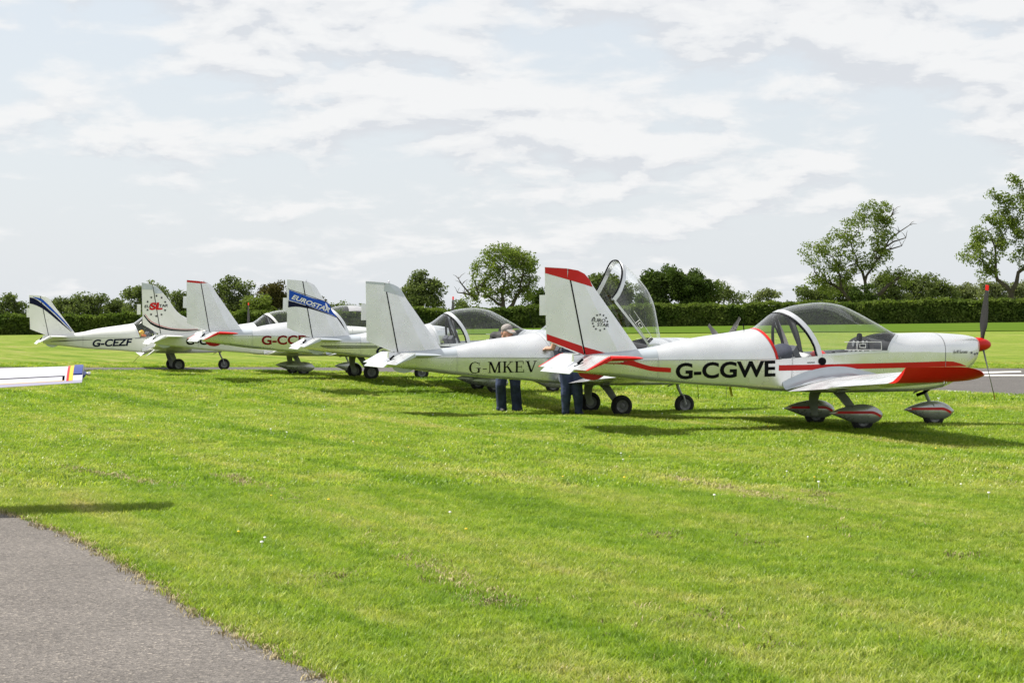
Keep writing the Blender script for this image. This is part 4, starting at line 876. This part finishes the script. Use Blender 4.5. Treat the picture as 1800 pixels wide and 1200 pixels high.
def leg_prims(hip, knee, ank, toe, k=1.0, hem=.06, sg=1, jm='jeans'):
    return [(hip, .118 * k, knee, .080 * k, jm, I3), (knee, .080 * k, (lerp(knee[0], ank[0], .35), lerp(knee[1], ank[1], .35) + sg * .02, lerp(knee[2], ank[2], .35)), .080 * k, jm, I3), ((lerp(knee[0], ank[0], .35), lerp(knee[1], ank[1], .35) + sg * .02, lerp(knee[2], ank[2], .35)), .080 * k, ank, hem, jm, I3), ((ank[0], ank[1], ank[2]), hem, (ank[0], ank[1], ank[2] - .03), hem * 1.08, jm, I3), ((ank[0], ank[1], .045), .042, toe, .036, 'shoe', I3)]
man = []
man += leg_prims((-.085, .06, .84), (-.14, -.06, .47), (-.125, .05, .105), (-.10, -.14, .045), 1.12, .088, 1); man += leg_prims((.085, .06, .84), (.10, -.02, .46), (.13, .03, .105), (.20, -.12, .045), 1.12, .088, 1)
man += [((-.07, .07, .88), .115, (.07, .07, .88), .115, 'jeans', I3), ((-.04, .06, .93), .135, (-.10, -.05, 1.13), .15, 'coat', I3), ((-.24, .0, 1.265), .085, (.08, -.20, 1.21), .08, 'coat', I3), ((-.15, -.02, 1.26), .10, (-.10, -.10, 1.25), .09, 'coat', I3), ((-.12, -.08, 1.16), .13, (-.06, -.14, 1.18), .11, 'coat', I3),
        ((-.08, -.16, 1.24), .055, (-.05, -.20, 1.30), .052, 'skin', I3), ((-.04, -.225, 1.345), .092, (-.03, -.25, 1.325), .085, 'skin', (.9, 1.05, 1.1)), ((.03, -.315, 1.315), .018, (.045, -.33, 1.30), .014, 'skin', I3), ((-.012, -.30, 1.26), .045, (.0, -.29, 1.25), .04, 'skin', I3),
        ((-.045, -.22, 1.385), .103, (-.03, -.24, 1.395), .098, 'cap', (.92, 1.05, .86)), ((.02, -.30, 1.365), .075, (.065, -.37, 1.325), .062, 'cap', (1, 1, .22)), ((-.125, -.25, 1.33), .016, (-.128, -.255, 1.30), .014, 'skin', (.6, 1, 1)), ((.052, -.17, 1.33), .016, (.055, -.172, 1.30), .014, 'skin', (.6, 1, 1)),
        ((-.27, -.02, 1.20), .068, (-.22, -.19, .97), .05, 'coat', I3), ((-.22, -.19, .97), .048, (-.02, -.30, .90), .038, 'coat', I3), ((.10, -.20, 1.15), .062, (.17, -.30, .93), .05, 'coat', I3), ((.17, -.30, .93), .048, (.06, -.38, .88), .038, 'coat', I3)]
man += hand_prims((-.01, -.305, .90), (.9, -.35, -.15), (0, -.2, -1), (0, -.7, .6), 'skin'); man += hand_prims((.05, -.385, .88), (-.8, -.4, -.2), (0, -.2, -1), (0, -.7, .6), 'skin')
MX, MY = (895 - 900) / FPX * 33.75, 33.75
person('person in grey cap, black jacket and jeans bending behind the silver fuselage', (MX, MY, T(MX, MY)), man, {'jeans': DENIM, 'coat': COAT, 'skin': SKIN, 'cap': CAPM, 'shoe': SHOE})
wom = []
wom += leg_prims((-.085, 0, .86), (-.078, -.01, .48), (-.085, .02, .11), (-.10, .15, .045), 1.10, .060, -1); wom += leg_prims((.085, 0, .86), (.092, -.05, .50), (.118, .03, .11), (.17, .14, .045), 1.10, .060, -1)
wom += [((-.075, -.025, .89), .128, (.075, -.025, .89), .128, 'jeans', I3), ((-.05, .0, .98), .115, (.05, .0, .98), .115, 'top', I3), ((-.05, 0, 1.05), .11, (.05, 0, 1.05), .11, 'top', I3), ((-.08, .0, 1.22), .115, (.08, .0, 1.22), .115, 'top', I3), ((-.155, .0, 1.355), .062, (.155, .0, 1.355), .062, 'top', I3),
        ((0, .01, 1.40), .052, (0, .03, 1.47), .05, 'skin', I3), ((0, .045, 1.56), .088, (0, .06, 1.545), .08, 'skin', (.9, 1.05, 1.22)), ((0, .15, 1.545), .014, (0, .155, 1.53), .012, 'skin', I3), ((0, .03, 1.585), .102, (0, .01, 1.52), .094, 'hair', (.92, .95, 1.08)), ((0, -.03, 1.50), .07, (0, -.035, 1.42), .05, 'hair', I3),
        ((-.185, .0, 1.345), .058, (-.245, .0, 1.20), .052, 'top', I3), ((-.245, 0, 1.20), .044, (-.285, .03, 1.07), .040, 'skin', I3), ((-.285, .03, 1.07), .042, (-.36, .23, 1.06), .028, 'skin', I3), ((.185, .0, 1.345), .058, (.25, .02, 1.20), .052, 'top', I3), ((.25, .02, 1.20), .044, (.26, .06, 1.07), .040, 'skin', I3), ((.26, .06, 1.07), .042, (.12, .24, 1.06), .028, 'skin', I3)]
wom += hand_prims((-.365, .235, 1.06), (-.4, .9, .05), (.3, .2, -1), (.6, .3, .6), 'skin'); wom += hand_prims((.115, .245, 1.06), (-.7, .7, .05), (.3, .2, -1), (-.6, -.3, .6), 'skin')
WX, WY = (1004 - 900) / FPX * 31.95, 31.95
person('person in navy striped top and jeans standing behind the red-trimmed fin', (WX, WY, T(WX, WY)), wom, {'jeans': DENIM, 'top': STR, 'skin': SKIN, 'hair': HAIR, 'shoe': SHOE})

# ------------------------------------------------------------------ trees and hedge
def px(u, v, D): return Vector(((u - 900) * D / FPX, D, CAMH - (v - HOR) * D / FPX))
def leaf_cards(C, Rr, n, size, r, flat=.8):
    """n leaf sprays scattered round each centre"""
    V, F = [], []
    for c, rad in zip(C, Rr):
        k = max(6, int(6.5 * n * (rad ** 2)))
        d = r.normal(0, 1, (k, 3)); d /= np.linalg.norm(d, axis=1)[:, None]; q = r.random(k) ** .45
        p = c + d * (rad * q)[:, None] * np.array([1, 1, flat]); s_ = size * .58 * r.uniform(.55, 1.35, k)
        a = r.normal(0, 1, (k, 3)); a /= np.linalg.norm(a, axis=1)[:, None]; b = np.cross(a, r.normal(0, 1, (k, 3))); b /= np.linalg.norm(b, axis=1)[:, None]
        base = len(V) * 1; 
        V.append((p, a * s_[:, None], b * (s_ * .55)[:, None]))
    vs_ = []
    for p, a, b in V: vs_.append(np.stack([p - a, p - a * .1 + b, p + a, p + a * .1 - b], 1).reshape(-1, 3))
    vs_ = np.concatenate(vs_); f = np.arange(len(vs_)).reshape(-1, 4); return vs_, f
def fast_mesh(name, v, f):
    me = bpy.data.meshes.new(name); me.vertices.add(len(v)); me.vertices.foreach_set('co', np.asarray(v, np.float32).ravel()); nl = f.size; me.loops.add(nl); me.loops.foreach_set('vertex_index', f.ravel().astype(np.int32)); me.polygons.add(len(f)); me.polygons.foreach_set('loop_start', np.arange(0, nl, f.shape[1], dtype=np.int32)); me.update(calc_edges=True); me.validate(); return me
TRI = [0]
def tree(name, label, D, base_u, lobes, leafm, n=26, size=.26, clump=.95, per=1.0, trunk=.28, fork=.22, seed=1, bare=(), group='trees beyond the hedge', lean=0):
    r = np.random.default_rng(seed); rr = random.Random(seed)
    bx = (base_u - 900) * D / FPX; bz = T(bx, D) - .1; base = Vector((bx, D, bz)); root = empty(name, base); tag(root, label, 'tree', group)
    k = D / FPX; b = MB(); C, Rr = [], []
    tops = min(l[1] - l[3] for l in lobes); H = (HOR - tops) * k + CAMH - bz; forkp = base + Vector((lean, 0, H * fork))
    b.tube([base - base, Vector((lean * .3, 0, H * fork * .5)), forkp - base], [trunk * 1.25, trunk, trunk * .8], 8, False)
    nodes = [(forkp, trunk * .80)]
    for (u, v, ru, rv) in sorted(lobes, key=lambda l: (px(l[0], l[1], D) - forkp).length):
        c = px(u, v, D); rx, rz = ru * k * 1.14, rv * k * 1.14; ry = (rx + rz) * .45; c.y += rr.uniform(-.4, .4) * ry; m_ = max(4, int(per * 3.6 * (rx * rz * ry) ** (2 / 3) / clump ** 2 * 1.1))
        st, r0 = min(nodes, key=lambda nd: (c - nd[0]).length + .62 * (nd[0] - forkp).length + (3 if nd[0].z > c.z + .3 else 0))
        e = c + Vector((rr.uniform(-.2, .2) * rx, 0, rz * .4)); L_ = (c - st).length; path = [st]
        for q in (.25, .5, .75): path.append(st.lerp(c, q) + Vector((rr.uniform(-.09, .09) * L_, rr.uniform(-.09, .09) * L_, (-.07 if c.z - st.z < L_ * .6 else .02) * L_ * math.sin(q * math.pi))))
        path += [c, e]; r0 = r0 * .9; rads = [r0, r0 * .86, r0 * .74, r0 * .62, r0 * .45, r0 * .12]; b.tube([p_ - base for p_ in path], rads, 6, False)
        nodes += [(p_, r_) for p_, r_ in zip(path[1:5], rads[1:5])]; mine = path[2:]
        for i in range(m_):
            d = Vector(r.normal(0, 1, 3)).normalized(); q = r.random() ** .38; p = c + Vector((d.x * rx, d.y * ry, d.z * rz)) * q
            if p.z < bz + .8: continue
            C.append(np.array(p)); Rr.append(clump * r.uniform(.55, 1.15))
            s_ = min(mine, key=lambda a_: (a_ - p).length + rr.uniform(0, .6)); mid = s_.lerp(p, .55) + Vector((rr.uniform(-.2, .2), rr.uniform(-.2, .2), rr.uniform(-.1, .25))); b.tube([s_ - base, mid - base, p - base], [min(r0 * .25, .05), min(r0 * .15, .03), .01], 4, False)
    for pts in bare:
        q = [px(u, v, D) - base for u, v in pts]; b.tube(q, [.10 * (1 - i / len(q)) + .015 for i in range(len(q))], 5, False)
        for i in range(1, len(q)):
            for _ in range(3): e = q[i] + Vector((rr.uniform(-.7, .9), rr.uniform(-.5, .5), rr.uniform(-.1, .8))); b.tube([q[i], q[i].lerp(e, .5) + Vector((0, 0, .1)), e], [.035, .025, .01], 4, False)
    put('trunk', b.me('trunk', True, 60), BARK, root)
    v, f = leaf_cards(C, Rr, n, size, r); v = v - np.array(base); put('crown', fast_mesh('crown', v, f), leafm, root); TRI[0] += len(f) * 2 + len(b.f) * 2
    return root
tree('ash_tree', 'tall loose ash with forked trunk and low left limb at the hedge end', 212, 1777, [(1712, 447, 28, 24), (1745, 420, 26, 34), (1752, 365, 26, 26), (1775, 398, 24, 34), (1790, 335, 22, 30), (1812, 385, 34, 40), (1815, 445, 30, 34), (1735, 470, 26, 14), (1850, 420, 34, 40)], LEAF_ASH, n=24, size=.24, clump=.85, per=.9, trunk=.36, fork=.20, seed=21)
tree('ash_tree', 'spreading ash with dead twigs on one side and ivy at its foot', 214, 1520, [(1447, 440, 34, 26), (1432, 478, 24, 22), (1475, 465, 26, 30), (1490, 420, 30, 30), (1515, 385, 28, 28), (1545, 375, 24, 20), (1550, 415, 24, 30), (1540, 455, 26, 26), (1505, 462, 26, 26), (1580, 488, 28, 16), (1465, 500, 34, 16), (1560, 392, 12, 14)], LEAF_ASH, n=20, size=.22, clump=.75, per=.85, trunk=.42, fork=.12, seed=22, bare=([(1545, 455), (1562, 422), (1580, 408), (1598, 396)], [(1548, 440), (1570, 425), (1592, 418)], [(1550, 390), (1566, 380), (1570, 370)], [(1545, 440), (1565, 438), (1585, 432)]))
tree('ivy_clump', 'dark ivy mound round the foot of the spreading ash', 211, 1518, [(1518, 523, 22, 16), (1512, 512, 12, 12), (1524, 508, 12, 10)], LEAF_OAK, n=60, size=.2, clump=.6, trunk=.12, seed=23)
tree('ash_tree', 'full round-crowned ash with a bare broken bough on one side', 212, 888, [(888, 462, 44, 28), (855, 482, 24, 26), (920, 475, 28, 28), (900, 445, 28, 16), (870, 455, 26, 22), (930, 500, 22, 26), (848, 510, 28, 22), (885, 505, 34, 24), (928, 455, 18, 14)], LEAF_ASH, n=21, size=.22, clump=.75, per=.95, trunk=.36, fork=.2, seed=24, bare=([(838, 528), (822, 512), (812, 500), (806, 490)], [(830, 520), (816, 515), (804, 514)], [(842, 520), (836, 500), (832, 490)]))
tree('oak_tree', 'dense very dark oak standing behind the open canopy', 216, 1185, [(1165, 505, 32, 26), (1195, 498, 34, 26), (1225, 508, 28, 24), (1180, 486, 22, 14), (1150, 522, 22, 20), (1205, 525, 40, 16), (1148, 490, 14, 14)], LEAF_OAK, n=48, size=.26, clump=.9, per=1.5, trunk=.4, seed=25)
tree('willow_tree', 'hazy olive tree seen through the raised canopy', 224, 1075, [(1068, 512, 36, 28), (1095, 520, 26, 24), (1050, 530, 24, 18), (1062, 495, 20, 12)], LEAF_MIX, n=38, size=.26, per=1.3, trunk=.3, seed=26)
tree('willow_tree', 'olive tree leaning against the dark oak', 222, 1262, [(1248, 512, 22, 22), (1268, 508, 18, 18), (1240, 525, 26, 18)], LEAF_MIX, n=30, size=.24, clump=.8, trunk=.25, seed=27)
tree('thorn_tree', 'thin open thorn tree beside the dark oak', 220, 1285, [(1278, 516, 16, 18), (1300, 522, 14, 10), (1288, 528, 18, 8)], LEAF_MIX, n=20, size=.22, clump=.6, trunk=.2, seed=28)
tree('pale_tree', 'small pale feathery tree between the oak and the spreading ash', 240, 1345, [(1335, 524, 18, 12), (1352, 522, 16, 12), (1345, 516, 12, 10)], LEAF_PALE, n=24, size=.24, clump=.7, trunk=.18, seed=29)
tree('round_tree', 'rounded grey-green tree left of the full ash', 226, 741, [(738, 502, 26, 20), (722, 515, 20, 22), (758, 518, 20, 20), (745, 530, 34, 16), (740, 490, 16, 10)], LEAF_MIX, n=36, size=.25, per=1.2, trunk=.3, seed=30)
tree('round_tree', 'small rounded bush showing above the hedge before the full ash', 240, 812, [(812, 540, 16, 12), (820, 545, 14, 10)], LEAF_MIX, n=36, size=.24, clump=.7, trunk=.15, seed=31)
for i, (u, v, ru, rv, lm, lb) in enumerate([
    (18, 540, 26, 18, LEAF_MIX, 'low dark tree at the far end of the hedge'), (118, 543, 26, 16, LEAF_MIX, 'bushy tree beyond the navy-curved fin'), (155, 538, 32, 18, LEAF_MIX, 'broad bushy tree above the hedge near the white aircraft'),
    (205, 548, 26, 16, LEAF_MIX, 'low bush joining the broad bushy tree and the taller one'), (256, 525, 36, 28, LEAF_MIX, 'tall dense tree behind the starred fin'), (318, 540, 20, 22, LEAF_MIX, 'tree between the starred and the red-capped fins'),
    (352, 528, 26, 26, LEAF_MIX, 'tree hidden behind the red-capped fin'), (408, 522, 36, 30, LEAF_MIX, 'tall leafy tree next to the red-capped fin'), (452, 545, 24, 18, LEAF_ASH, 'bright green low tree under the bronze one'), (482, 525, 32, 26, LEAF_RED, 'bronze-tinged tree before the blue-banded fin'),
    (535, 535, 36, 22, LEAF_RED, 'tree behind the blue-banded fin'), (595, 553, 30, 14, LEAF_MIX, 'low bush right of the blue-banded fin'), (640, 552, 34, 16, LEAF_MIX, 'low bush behind the grey sunshade'), (690, 550, 24, 14, LEAF_MIX, 'low bush left of the rounded tree'),
    (1432, 522, 30, 18, LEAF_MIX, 'dark bush below the spreading ash'), (1478, 518, 34, 20, LEAF_MIX, 'bluish bush behind the spreading ash'), (1560, 508, 34, 24, LEAF_MIX, 'olive thicket behind the dead twigs'), (1612, 508, 40, 22, LEAF_MIX, 'broad olive thicket between the two tall ashes'),
    (1650, 514, 30, 16, LEAF_MIX, 'thicket sloping down toward the tall ash'), (1702, 516, 26, 14, LEAF_PALE, 'pale feathery willow behind the propeller'), (1750, 512, 24, 16, LEAF_PALE, 'pale willow behind the tall ash trunk'), (1792, 514, 26, 14, LEAF_PALE, 'pale willow right of the tall ash trunk'), (955, 530, 34, 22, LEAF_OAK, 'dark thicket behind the full ash'), (1110, 545, 40, 10, LEAF_OAK, 'low dark growth at the foot of the oak')]):
    far = 245 if lm is LEAF_PALE else 225
    tree('bush', lb, far + (i % 4) * 3, u, [(u - ru * .35, v + rv * .15, ru * .62, rv * .8), (u + ru * .35, v + rv * .1, ru * .62, rv * .8), (u + (i % 3 - 1) * ru * .2, v - rv * .35, ru * .5, rv * .62)] + [(u + ru * (j * .4 - .6), v - rv * (.2 + .25 * ((i + j) % 3)), ru * .3, rv * .4) for j in range(4)] + [(u + ru * j, v + rv * .85, ru * .7, rv * .55) for j in (-.5, .5)], lm, n=24, size=.25, clump=.85, per=1.1, trunk=.2, fork=.12, seed=40 + i)
def hedge():
    y0 = 200.0; root = empty('hedge', (0, y0, 0)); tag(root, 'long clipped dark green hedge closing the far side of the airfield', 'hedge')
    top = lambda x: CAMH - (lerp(557.5, 526.5, (x + 50) / 100) - HOR) * y0 / FPX
    b = MB(); xs_ = np.arange(-80, 81, 1.6); P = []
    for x in xs_:
        zt_ = top(x) - .18; zb_ = T(x, y0) - .3; P.append([(x, y0 - .75, zb_), (x, y0 - .7, zt_ - .25), (x, y0 - .4, zt_), (x, y0 + .4, zt_), (x, y0 + .7, zt_ - .25), (x, y0 + .75, zb_)])
    b.grid([[(p[0], p[1] - y0, p[2]) for p in r_] for r_ in P]); put('core', b.me('core'), LEAF_OAK, root)
    r = np.random.default_rng(9); n = 62000; x = r.uniform(-78, 78, n); s_ = r.random(n); zt_ = top(x) + .16 * np.sin(x * .8) * np.sin(x * .31 + 1) + .06 * np.sin(x * 3.3); zb_ = terr(x, np.full(n, y0)) - .05
    face = s_ < .62; y = np.where(face, -.85 + r.normal(0, .10, n), r.uniform(-.8, .8, n)); z = np.where(face, zb_ + (zt_ - zb_) * r.random(n) ** .8, zt_ + r.normal(-.03, .09, n)); y = y + .12 * np.sin(x * 1.7 + z * 2)
    p = np.stack([x, y, z], 1); a = r.normal(0, 1, (n, 3)); a /= np.linalg.norm(a, axis=1)[:, None]; c = np.cross(a, r.normal(0, 1, (n, 3))); c /= np.linalg.norm(c, axis=1)[:, None]; sz = .15 * r.uniform(.6, 1.4, n)
    v = np.stack([p - a * sz[:, None], p + c * (sz * .7)[:, None], p + a * sz[:, None], p - c * (sz * .7)[:, None]], 1).reshape(-1, 3); put('foliage', fast_mesh('foliage', v, np.arange(len(v)).reshape(-1, 4)), LEAF_HEDGE, root)
hedge()

# ------------------------------------------------------------------ grass, daisies
def clump(name, nb, rad, hgt, wid, seed, m):
    r = random.Random(seed); v, f = [], []
    for _ in range(nb):
        a = r.uniform(0, 6.283); q = rad * math.sqrt(r.random()); bx, by = q * math.cos(a), q * math.sin(a); h_ = hgt * r.uniform(.5, 1.2); d = r.uniform(0, 6.283); lx, ly = math.cos(d), math.sin(d); bend = h_ * r.uniform(.35, 1.7); w = wid * r.uniform(.7, 1.3); px_, py_ = -ly * w / 2, lx * w / 2; b = len(v)
        v += [(bx - px_, by - py_, -.006), (bx + px_, by + py_, -.006), (bx + lx * bend * .35 - px_ * .8, by + ly * bend * .35 - py_ * .8, h_ * .6), (bx + lx * bend * .35 + px_ * .8, by + ly * bend * .35 + py_ * .8, h_ * .6), (bx + lx * bend, by + ly * bend, h_)]
        f += [(b, b + 1, b + 3, b + 2), (b + 2, b + 3, b + 4)]
    me = mesh(name, v, f, False); me.materials.append(m); return bpy.data.objects.new(name, me)
def inpoly(x, y, P):
    P = np.array(P); c = np.zeros(len(x), bool); j = len(P) - 1
    for i in range(len(P)):
        xi, yi, xj, yj = P[i, 0], P[i, 1], P[j, 0], P[j, 1]
        if yi != yj: c ^= ((yi > y) != (yj > y)) & (x < (xj - xi) * (y - yi) / (yj - yi) + xi)
        j = i
    return c
def scatter(name, pts, scale, src, label, cat):
    me = bpy.data.meshes.new(name); me.vertices.add(len(pts)); me.vertices.foreach_set('co', np.asarray(pts, np.float32).ravel())
    at = me.attributes.new('sc', 'FLOAT', 'POINT'); at.data.foreach_set('value', np.asarray(scale, np.float32))
    at = me.attributes.new('rz', 'FLOAT', 'POINT'); at.data.foreach_set('value', rng.uniform(0, 6.283, len(pts)).astype(np.float32)); me.update()
    o = bpy.data.objects.new(name, me); COL.objects.link(o); tag(o, label, cat, kind='stuff')
    c = bpy.data.collections.new(name + '_source')
    for s_ in src: c.objects.link(s_)
    g = bpy.data.node_groups.new(name, 'GeometryNodeTree'); g.interface.new_socket('Geometry', in_out='INPUT', socket_type='NodeSocketGeometry'); g.interface.new_socket('Geometry', in_out='OUTPUT', socket_type='NodeSocketGeometry')
    gi, go = g.nodes.new('NodeGroupInput'), g.nodes.new('NodeGroupOutput'); ip = g.nodes.new('GeometryNodeInstanceOnPoints'); ci = g.nodes.new('GeometryNodeCollectionInfo'); ci.inputs[0].default_value = c; ci.inputs['Separate Children'].default_value = True; ci.inputs['Reset Children'].default_value = True
    a1 = g.nodes.new('GeometryNodeInputNamedAttribute'); a1.data_type = 'FLOAT'; a1.inputs[0].default_value = 'sc'; a2 = g.nodes.new('GeometryNodeInputNamedAttribute'); a2.data_type = 'FLOAT'; a2.inputs[0].default_value = 'rz'; cx = g.nodes.new('ShaderNodeCombineXYZ')
    L = g.links; L.new(gi.outputs[0], ip.inputs['Points']); L.new(ci.outputs[0], ip.inputs['Instance']); ip.inputs['Pick Instance'].default_value = True; L.new(a2.outputs['Attribute'], cx.inputs[2]); L.new(cx.outputs[0], ip.inputs['Rotation']); L.new(a1.outputs['Attribute'], ip.inputs['Scale']); L.new(ip.outputs[0], go.inputs[0])
    md = o.modifiers.new('scatter', 'NODES'); md.node_group = g; return o
def field_points(y0, y1, dens, marg=1.0):
    hw = lambda y: .275 * y + marg; A = (hw(y0) + hw(y1)) * (y1 - y0); n = int(A * dens); y = np.sqrt(rng.uniform(y0 * y0, y1 * y1, n)); x = rng.uniform(-1, 1, n) * hw(y)
    bad = inpoly(x, y, PATH_POLY) | inpoly(x, y, RUN_POLY); x, y = x[~bad], y[~bad]; return np.stack([x, y, terr(x, y)], 1)
src = [clump('grass_tuft', 18, .05, .034, .0042, s_, BLADE) for s_ in range(6)]
srcf = [clump('grass_tuft', 26, .13, .042, .010, 20 + s_, BLADE) for s_ in range(5)]
def hvar(p): return 1 + .28 * np.sin(p[:, 0] * 1.1 + 2 * np.sin(p[:, 1] * .45)) * np.sin(p[:, 1] * .8 + p[:, 0] * .4)
p1 = field_points(6.5, 17, 800); scatter('grass', p1, rng.uniform(.65, 1.35, len(p1)) * hvar(p1), src, 'short mown grass in front of the parked aircraft', 'grass')
p2 = field_points(17, 34, 130); scatter('grass', p2, rng.uniform(.6, 1.2, len(p2)) * hvar(p2), srcf, 'mown grass around the parked aircraft', 'grass')
p3 = field_points(34, 66, 34); scatter('grass', p3, rng.uniform(.8, 1.5, len(p3)) * hvar(p3), srcf, 'mown grass between the rear aircraft and the taxiway', 'grass')
# straw and longer blades along the path edge
ed = np.array(fine_edge); ed = ed[(ed[:, 1] > 6.5) & (ed[:, 1] < 22)]
STRAW = mat('dry_straw', (.36, .30, .16), .9, var=.3, vscale=30); srcs = [clump('straw_tuft', 9, .04, .022, .004, 60 + s_, STRAW) for s_ in range(3)]
k = rng.integers(0, len(ed), 1500); pe = ed[k] + rng.normal(0, .035, (1500, 2)) + np.array([-.01, -.01]); scatter('straw', np.c_[pe, terr(pe[:, 0], pe[:, 1]) + .005], rng.uniform(.6, 1.5, 1500), srcs, 'dry straw along the asphalt path edge', 'straw')
pd = field_points(7, 40, 9); nz = np.sin(pd[:, 0] * .9 + 1.3 * np.sin(pd[:, 1] * .35)) + np.sin(pd[:, 1] * .7 + pd[:, 0] * 1.7); pd = pd[(nz > .75) & (rng.random(len(pd)) < .8)]; scatter('clippings', pd, rng.uniform(.8, 2.0, len(pd)), srcs, 'dry grass clippings left lying on the lawn', 'clippings')
DIRT = mat('brown_thatch', (.20, .165, .085), .95, var=.3, vscale=30); srcd = [clump('thatch_tuft', 14, .07, .02, .006, 90 + s_, DIRT) for s_ in range(3)]
pc = np.array([ground_px(u, v) for u, v in ((1440, 872), (1452, 876), (1172, 946), (1160, 941), (602, 1020), (592, 1016), (1612, 1016), (1098, 1003), (1375, 1145), (1490, 932), (1690, 978), (1780, 852), (735, 1005), (1580, 920), (1340, 960), (840, 1060), (540, 1030), (1240, 1085))]); pd = np.repeat(pc, 9, 0) + rng.normal(0, 1, (len(pc) * 9, 2)) * np.array([.08, .16]); scatter('thatch', np.c_[pd, terr(pd[:, 0], pd[:, 1]) + .008], rng.uniform(.7, 1.4, len(pd)), srcd, 'small brown patches of dead thatch in the lawn', 'thatch')
tr_ = []
for ln in ([(395, 836), (470, 866), (560, 900), (640, 936), (760, 1000), (900, 1070)], [(90, 822), (200, 838), (330, 866)], [(1180, 838), (1330, 872), (1500, 905)]):
    g_ = [np.array(ground_px(*p)) for p in ln]
    for a_, b_ in zip(g_[:-1], g_[1:]):
        n_ = int(np.linalg.norm(b_ - a_) * 55); tr_.append(a_ + (b_ - a_) * rng.random((n_, 1)) + rng.normal(0, .07, (n_, 2)))
tr_ = np.concatenate(tr_); scatter('track', np.c_[tr_, terr(tr_[:, 0], tr_[:, 1]) + .008], rng.uniform(.7, 1.7, len(tr_)), srcs, 'faint straw-coloured wheel tracks across the lawn', 'track')
DAISY = mat('daisy_white', (.82, .82, .78), .8); DAND = mat('dandelion_yellow', (.75, .55, .02), .8)
def flower(name, m, r_):
    me = MB().tube([(0, 0, 0), (0, 0, .045)], .0012, 4).lathe([(.001, .05), (r_ * .6, .05), (r_, .044), (r_ * .5, .042)], 'z', 8).me(name); me.materials.append(m); return bpy.data.objects.new(name, me)
pf = field_points(9, 64, .22); pf = pf[rng.random(len(pf)) < .7]; scatter('daisies', pf, rng.uniform(.7, 1.5, len(pf)), [flower('daisy', DAISY, .009)], 'tiny white daisies scattered over the lawn', 'flowers')
pf = field_points(9, 40, .14); scatter('dandelions', pf, rng.uniform(.7, 1.3, len(pf)), [flower('dandelion', DAND, .011)], 'tiny yellow dandelions scattered over the lawn', 'flowers')
print('tree tris', TRI[0], 'grass', len(p1), len(p2), len(p3))
